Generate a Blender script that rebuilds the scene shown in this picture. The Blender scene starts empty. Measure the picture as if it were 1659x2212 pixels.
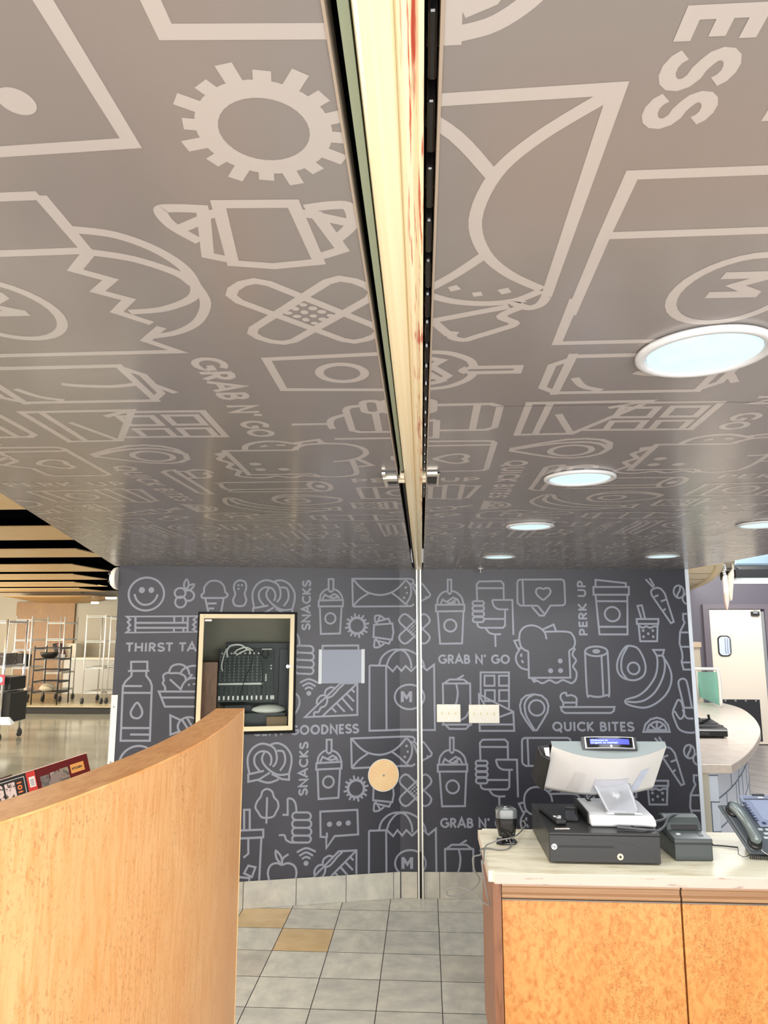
import bpy, bmesh, math, random
from mathutils import Vector, Matrix
random.seed(7)
S = bpy.context.scene
COL = S.collection
# ------------------------------------------------------------------ camera
CAMZ = 1.82
FPX = 1540.0
PITCH, YAW = math.radians(9.18), math.radians(3.32)
cd = bpy.data.cameras.new('camera'); cam = bpy.data.objects.new('camera', cd); COL.objects.link(cam)
cam.location = (0, 0, CAMZ); cam.rotation_euler = (math.pi/2 + PITCH, 0, YAW)
cd.sensor_fit = 'VERTICAL'; cd.sensor_height = 36.0; cd.lens = 36.0*FPX/2212.0
cd.clip_start = 0.02; cd.clip_end = 200
S.camera = cam
# ------------------------------------------------------------------ view and world
S.view_settings.view_transform = 'Standard'; S.view_settings.look = 'None'
S.view_settings.exposure = 0.40; S.view_settings.gamma = 1.0; S.view_settings.use_curve_mapping = False
w = bpy.data.worlds.new('world'); S.world = w; w.use_nodes = True
nt = w.node_tree; bg = nt.nodes['Background']
tc = nt.nodes.new('ShaderNodeTexCoord'); sx = nt.nodes.new('ShaderNodeSeparateXYZ')
nt.links.new(tc.outputs['Generated'], sx.inputs[0])
rmp = nt.nodes.new('ShaderNodeValToRGB')
rmp.color_ramp.elements[0].position = 0.15; rmp.color_ramp.elements[0].color = (1.0, 0.86, 0.72, 1)
rmp.color_ramp.elements[1].position = 0.85; rmp.color_ramp.elements[1].color = (0.84, 0.92, 1.0, 1)
mr = nt.nodes.new('ShaderNodeMapRange'); mr.inputs['From Min'].default_value = -1; mr.inputs['From Max'].default_value = 1
nt.links.new(sx.outputs['X'], mr.inputs['Value']); nt.links.new(mr.outputs['Result'], rmp.inputs['Fac'])
nt.links.new(rmp.outputs['Color'], bg.inputs['Color']); bg.inputs['Strength'].default_value = 0.36

def area(name, loc, size, power, color=(1, 1, 1), rot=(0, 0, 0), sy=None):
    l = bpy.data.lights.new(name, 'AREA'); l.energy = power; l.color = color; l.shape = 'RECTANGLE'
    l.size = size; l.size_y = sy or size
    o = bpy.data.objects.new(name, l); COL.objects.link(o); o.location = loc; o.rotation_euler = rot
    return o
# unseen area lights that brighten the ceiling, the hall and the side room
area('ceiling_fill', (0.6, -1.7, 1.15), 5.0, 240, (1.0, 0.97, 0.94), (math.radians(118), 0, 0), 1.9)  # added behind the camera, tilted up to light the ceiling
for y in (5.5, 9.5, 13.5): area('hall_fill', (-6.5, y, 2.66), 3.0, 110, (1.0, 0.90, 0.74), (0, 0, 0), 0.5)  # unseen lights added to brighten the hall floor and back wall
area('hall_fill', (-3.3, 2.6, 2.66), 1.2, 130, (1.0, 0.92, 0.80), (0, 0, 0), 1.2)  # added to brighten the partition cap
area('stage_fill', (-9.0, 15.0, 2.66), 8.0, 90, (1.0, 0.93, 0.80), (math.radians(20), 0, 0), 1.2)  # unseen light added for the stage and back wall
area('hall_uplight', (-13.5, 9.0, 1.2), 2.2, 950, (1.0, 0.90, 0.76), (0, math.radians(-116), 0), 15.0)  # added fill, tilted up to brighten the wooden panels; no window there
area('side_room_light', (3.6, 7.6, 3.1), 2.2, 130, (0.97, 0.98, 1.0), (0, 0, 0), 2.8)
area('side_room_light', (4.4, 9.6, 3.3), 3.0, 120, (1.0, 0.97, 0.92), (math.radians(38), 0, 0), 0.8)  # this second one is added and tilted to brighten the door
area('counter_lamp', (1.1, 2.2, 2.20), 0.5, 3, (0.97, 0.99, 1.0))

# ------------------------------------------------------------------ pixel rays onto real planes
_R = Vector((math.cos(YAW), math.sin(YAW), 0))
_F = Vector((-math.sin(YAW)*math.cos(PITCH), math.cos(YAW)*math.cos(PITCH), math.sin(PITCH)))
_U = _R.cross(_F); _C = Vector((0, 0, CAMZ))
def ray(px, py): return _R*((px-829.5)/FPX) - _U*((py-1106)/FPX) + _F
def aty(px, py, y): d = ray(px, py); return _C + d*(y/d.y)
def atx(px, py, x): d = ray(px, py); return _C + d*(x/d.x)
def atz(px, py, z): d = ray(px, py); return _C + d*((z-CAMZ)/d.z)
H = 2.237
# ------------------------------------------------------------------ mesh builder
class MB:
    def __init__(s, M=None): s.bm = bmesh.new(); s.M = M; s.mi = 0
    def v(s, p):
        p = Vector(p)
        return s.bm.verts.new(s.M @ p if s.M else p)
    def face(s, pts, mi=None):
        f = s.bm.faces.new([s.v(p) for p in pts]); f.material_index = s.mi if mi is None else mi; return f
    def box(s, x0, x1, y0, y1, z0, z1, L=None):
        P = [(x0,y0,z0),(x1,y0,z0),(x1,y1,z0),(x0,y1,z0),(x0,y0,z1),(x1,y0,z1),(x1,y1,z1),(x0,y1,z1)]
        if L is not None: P = [L @ Vector(p) for p in P]
        V = [s.v(p) for p in P]
        for q in ((3,2,1,0),(4,5,6,7),(0,1,5,4),(1,2,6,5),(2,3,7,6),(3,0,4,7)):
            s.bm.faces.new([V[i] for i in q]).material_index = s.mi
        return s
    def hexa(s, P):
        V = [s.v(p) for p in P]
        for q in ((3,2,1,0),(4,5,6,7),(0,1,5,4),(1,2,6,5),(2,3,7,6),(3,0,4,7)):
            s.bm.faces.new([V[i] for i in q]).material_index = s.mi
        return s
    def prism(s, poly, a, b, axis='z'):
        def mk(p, t):
            if axis == 'z': return (p[0], p[1], t)
            if axis == 'y': return (p[0], t, p[1])
            return (t, p[0], p[1])
        A = [s.v(mk(p, a)) for p in poly]; Bv = [s.v(mk(p, b)) for p in poly]; n = len(poly)
        fs = [s.bm.faces.new(A[::-1]), s.bm.faces.new(Bv)]
        for i in range(n): fs.append(s.bm.faces.new([A[i], A[(i+1)%n], Bv[(i+1)%n], Bv[i]]))
        for f in fs: f.material_index = s.mi
        return s
    def tube(s, pts, r, seg=8, caps=True):
        P = [Vector(p) for p in pts]; rings = []; n = len(P)
        rr = r if isinstance(r, (list, tuple)) else [r]*n
        T0 = (P[1]-P[0]).normalized()
        up = Vector((0,0,1)) if abs(T0.z) < .9 else Vector((1,0,0))
        nrm = T0.cross(up).normalized()
        for i in range(n):
            T = (P[min(i+1,n-1)]-P[max(i-1,0)]).normalized()
            nrm = (nrm - T*nrm.dot(T)).normalized(); b = T.cross(nrm)
            rings.append([s.v(P[i]+(nrm*math.cos(2*math.pi*k/seg)+b*math.sin(2*math.pi*k/seg))*rr[i]) for k in range(seg)])
        for i in range(n-1):
            for k in range(seg):
                f = s.bm.faces.new([rings[i][k], rings[i][(k+1)%seg], rings[i+1][(k+1)%seg], rings[i+1][k]]); f.material_index = s.mi; f.smooth = True
        if caps:
            s.bm.faces.new(rings[0][::-1]).material_index = s.mi; s.bm.faces.new(rings[-1]).material_index = s.mi
        return s
    def cyl(s, p0, p1, r, seg=16): return s.tube([p0, p1], r, seg)
    def lathe(s, prof, c=(0,0,0), seg=32, axis=None):
        """profile of (radius, height) turned about the axis (a matrix) through c"""
        L = axis if axis is not None else Matrix.Identity(3); c = Vector(c); rings = []
        for r, h in prof:
            rings.append([s.v(c + L @ Vector((max(r,1e-5)*math.cos(2*math.pi*k/seg), max(r,1e-5)*math.sin(2*math.pi*k/seg), h))) for k in range(seg)])
        for i in range(len(rings)-1):
            for k in range(seg):
                f = s.bm.faces.new([rings[i][k], rings[i][(k+1)%seg], rings[i+1][(k+1)%seg], rings[i+1][k]]); f.material_index = s.mi; f.smooth = True
        s.bm.faces.new(rings[0][::-1]).material_index = s.mi; s.bm.faces.new(rings[-1]).material_index = s.mi
        return s
    def grid(s, fn, nu, nv):
        V = [[s.v(fn(i/nu, j/nv)) for j in range(nv+1)] for i in range(nu+1)]
        for i in range(nu):
            for j in range(nv):
                f = s.bm.faces.new([V[i][j], V[i+1][j], V[i+1][j+1], V[i][j+1]]); f.material_index = s.mi; f.smooth = True
        return s
def wloc(o):
    p = Vector((0,0,0))
    while o is not None: p += o.location; o = o.parent
    return p
def obj(name, mb, mats, parent=None, bevel=0, bseg=2, loc=None, smooth=False, fix=True):
    me = bpy.data.meshes.new(name)
    off = wloc(parent) if parent else (Vector(loc) if loc else Vector((0,0,0)))
    if fix: bmesh.ops.recalc_face_normals(mb.bm, faces=mb.bm.faces)
    if smooth:
        for f in mb.bm.faces: f.smooth = True
    bmesh.ops.translate(mb.bm, verts=mb.bm.verts, vec=-off)
    mb.bm.to_mesh(me); mb.bm.free()
    for m in (mats if isinstance(mats, (list, tuple)) else [mats]): me.materials.append(m)
    o = bpy.data.objects.new(name, me); COL.objects.link(o)
    if parent: o.parent = parent
    elif loc: o.location = loc
    if bevel:
        b = o.modifiers.new('bevel', 'BEVEL'); b.width = bevel; b.segments = bseg; b.limit_method = 'ANGLE'; b.angle_limit = math.radians(40)
    return o
def tag(o, label, cat, group=None):
    o['label'] = label; o['category'] = cat
    if group: o['group'] = group
    return o
def thing(name, label, cat, loc, group=None):
    o = bpy.data.objects.new(name, None); COL.objects.link(o); o.location = loc; o.empty_display_size = .05
    return tag(o, label, cat, group)
def struct(name, mb, mats, **k):
    o = obj(name, mb, mats, **k); o['kind'] = 'structure'; return o
def text_mb(mb, s, size, fn, bold=0.0, mi=None):
    """lettering from the built-in font; fn maps letter-plane (x, y) to a point"""
    cu = bpy.data.curves.new('lettering', 'FONT'); cu.body = s; cu.size = size; cu.offset = bold
    o = bpy.data.objects.new('lettering', cu); COL.objects.link(o)
    dg = bpy.context.evaluated_depsgraph_get(); dg.update()
    me = bpy.data.meshes.new_from_object(o.evaluated_get(dg))
    vs = [mb.v(fn(v.co.x, v.co.y)) for v in me.vertices]
    for p in me.polygons:
        try:
            f = mb.bm.faces.new([vs[i] for i in p.vertices]); f.material_index = mb.mi if mi is None else mi
        except ValueError: pass
    bpy.data.objects.remove(o); bpy.data.curves.remove(cu); bpy.data.meshes.remove(me)
# ------------------------------------------------------------------ materials
def mat(name, col, rough=.5, metal=0.0, spec=.5, noise=None, bump=0.0, emit=None, estr=0.0, coat=0.0, nscale=(1,1,1)):
    m = bpy.data.materials.new(name); m.use_nodes = True; n = m.node_tree.nodes; L = m.node_tree.links
    b = n['Principled BSDF']; b.inputs['Base Color'].default_value = (*col, 1); b.inputs['Roughness'].default_value = rough
    b.inputs['Metallic'].default_value = metal; b.inputs['Specular IOR Level'].default_value = spec
    if coat: b.inputs['Coat Weight'].default_value = coat; b.inputs['Coat Roughness'].default_value = .12
    if emit: b.inputs['Emission Color'].default_value = (*emit, 1); b.inputs['Emission Strength'].default_value = estr
    if noise:
        sc, col2, lo, hi = noise
        t = n.new('ShaderNodeTexCoord'); mp = n.new('ShaderNodeMapping'); mp.inputs['Scale'].default_value = nscale
        nz = n.new('ShaderNodeTexNoise'); nz.inputs['Scale'].default_value = sc; nz.inputs['Detail'].default_value = 6
        nz.inputs['Roughness'].default_value = .62
        r = n.new('ShaderNodeValToRGB'); r.color_ramp.elements[0].position = lo; r.color_ramp.elements[0].color = (*col, 1)
        r.color_ramp.elements[1].position = hi; r.color_ramp.elements[1].color = (*col2, 1)
        L.new(t.outputs['Object'], mp.inputs[0]); L.new(mp.outputs[0], nz.inputs['Vector']); L.new(nz.outputs[0], r.inputs[0]); L.new(r.outputs[0], b.inputs['Base Color'])
        if bump:
            bp = n.new('ShaderNodeBump'); bp.inputs['Strength'].default_value = bump; bp.inputs['Distance'].default_value = .002
            L.new(nz.outputs[0], bp.inputs['Height']); L.new(bp.outputs[0], b.inputs['Normal'])
    return m
def wood(name, c1, c2, c3, fleck=(.25,.09,.03), grain=(6,6,.8), fl=True, flo=.62, fscale=(1,1,.45), fs=95, rough=.38, fk=.5):
    """veneer: soft figure, fine grain and scattered dark flecks"""
    m = bpy.data.materials.new(name); m.use_nodes = True; n = m.node_tree.nodes; L = m.node_tree.links; b = n['Principled BSDF']
    b.inputs['Roughness'].default_value = rough
    t = n.new('ShaderNodeTexCoord')
    def nz(scale, vec, det=4, dist=0.0):
        mp = n.new('ShaderNodeMapping'); mp.inputs['Scale'].default_value = vec
        x = n.new('ShaderNodeTexNoise'); x.inputs['Scale'].default_value = scale; x.inputs['Detail'].default_value = det; x.inputs['Distortion'].default_value = dist
        L.new(t.outputs['Object'], mp.inputs[0]); L.new(mp.outputs[0], x.inputs['Vector']); return x
    a = nz(2.2, (1.6,1.6,.8), 5, 1.2); r = n.new('ShaderNodeValToRGB')
    r.color_ramp.elements[0].position = .34; r.color_ramp.elements[0].color = (*c1, 1); r.color_ramp.elements[1].position = .68; r.color_ramp.elements[1].color = (*c2, 1)
    L.new(a.outputs[0], r.inputs[0])
    g = nz(14, grain, 6, .6); gr = n.new('ShaderNodeValToRGB'); gr.color_ramp.elements[0].position = .42; gr.color_ramp.elements[1].position = .72
    L.new(g.outputs[0], gr.inputs[0])
    mx = n.new('ShaderNodeMix'); mx.data_type = 'RGBA'; L.new(gr.outputs[0], mx.inputs[0]); L.new(r.outputs[0], mx.inputs[6]); mx.inputs[7].default_value = (*c3, 1)
    out = mx.outputs[2]
    if fl:
        f = nz(fs, fscale, 2, .8); k = n.new('ShaderNodeValToRGB'); k.color_ramp.elements[0].position = flo; k.color_ramp.elements[1].position = flo+.05
        f2 = nz(5, (1,1,.6), 3, .5); k2 = n.new('ShaderNodeValToRGB'); k2.color_ramp.elements[0].position = .38; k2.color_ramp.elements[1].position = .58
        L.new(f.outputs[0], k.inputs[0]); L.new(f2.outputs[0], k2.inputs[0])
        mm = n.new('ShaderNodeMath'); mm.operation = 'MULTIPLY'; L.new(k.outputs[0], mm.inputs[0]); L.new(k2.outputs[0], mm.inputs[1])
        m3 = n.new('ShaderNodeMath'); m3.operation = 'MULTIPLY'; L.new(mm.outputs[0], m3.inputs[0]); m3.inputs[1].default_value = fk
        mx2 = n.new('ShaderNodeMix'); mx2.data_type = 'RGBA'; L.new(m3.outputs[0], mx2.inputs[0]); L.new(out, mx2.inputs[6]); mx2.inputs[7].default_value = (*fleck, 1)
        out = mx2.outputs[2]
    L.new(out, b.inputs['Base Color']); return m
M = {}
M['paper'] = mat('charcoal_wallcovering', (.023,.0235,.034), .42, spec=.5, noise=(3,(.028,.029,.041),.3,.7))
M['print'] = mat('printed_grey_line', (.245,.262,.315), .42, spec=.5)
M['cpaper'] = mat('lightened_ceiling_film', (.180,.160,.148), .26, spec=.6, noise=(2.5,(.195,.174,.161),.3,.7), coat=.25)  # same film as the wall, its stronger light put into the colour
M['cprint'] = mat('lightened_ceiling_line', (.365,.33,.305), .28, spec=.6, coat=.25)  # wall print made lighter along with the ceiling film
M['raw'] = mat('raw_board_edge', (.13,.115,.10), .8, noise=(90,(.07,.06,.05),.45,.6))
M['black'] = mat('black_plastic', (.012,.012,.013), .35)
M['blackgloss'] = mat('glossy_black_plastic', (.008,.008,.009), .12, coat=.25)
M['softblack'] = mat('matt_black', (.018,.018,.018), .7)
M['dgrey'] = mat('dark_grey_plastic', (.045,.047,.05), .42)
M['white'] = mat('white_paint', (.82,.81,.78), .45)
M['ivory'] = mat('ivory_plastic', (.86,.83,.72), .35)
M['alu'] = mat('brushed_aluminium', (.72,.73,.75), .32, metal=.9)
M['chrome'] = mat('chrome_wire', (.80,.80,.82), .22, metal=.85)
M['silver'] = mat('silver_plastic', (.62,.62,.63), .30, spec=.6)
M['slate'] = mat('slate_grey_plastic', (.050,.060,.060), .36)
M['partition'] = wood('birds_eye_maple', (.76,.43,.19), (.72,.36,.14), (.64,.30,.10), flo=.585, fscale=(1,1,.5), fs=210, fk=.42)
M['cap'] = wood('oiled_maple_cap', (.93,.50,.20), (.86,.42,.145), (.70,.29,.08), fl=False, grain=(5,1.2,5), rough=.30)
M['burl'] = wood('orange_burl_veneer', (.72,.35,.105), (.66,.28,.072), (.52,.185,.040), fleck=(.26,.08,.02), flo=.57, fscale=(1,1,.75), fs=190, fk=.6, grain=(4,4,2.5))
M['brownwood'] = wood('brown_wood_edge', (.30,.13,.065), (.26,.105,.05), (.18,.07,.03), fl=False)
M['lightwood'] = wood('pale_plywood', (.86,.64,.34), (.80,.55,.26), (.70,.45,.20), fl=False)
M['panelwood'] = wood('golden_wood_panel', (.27,.135,.014), (.23,.110,.011), (.17,.078,.008), fl=False)
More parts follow.
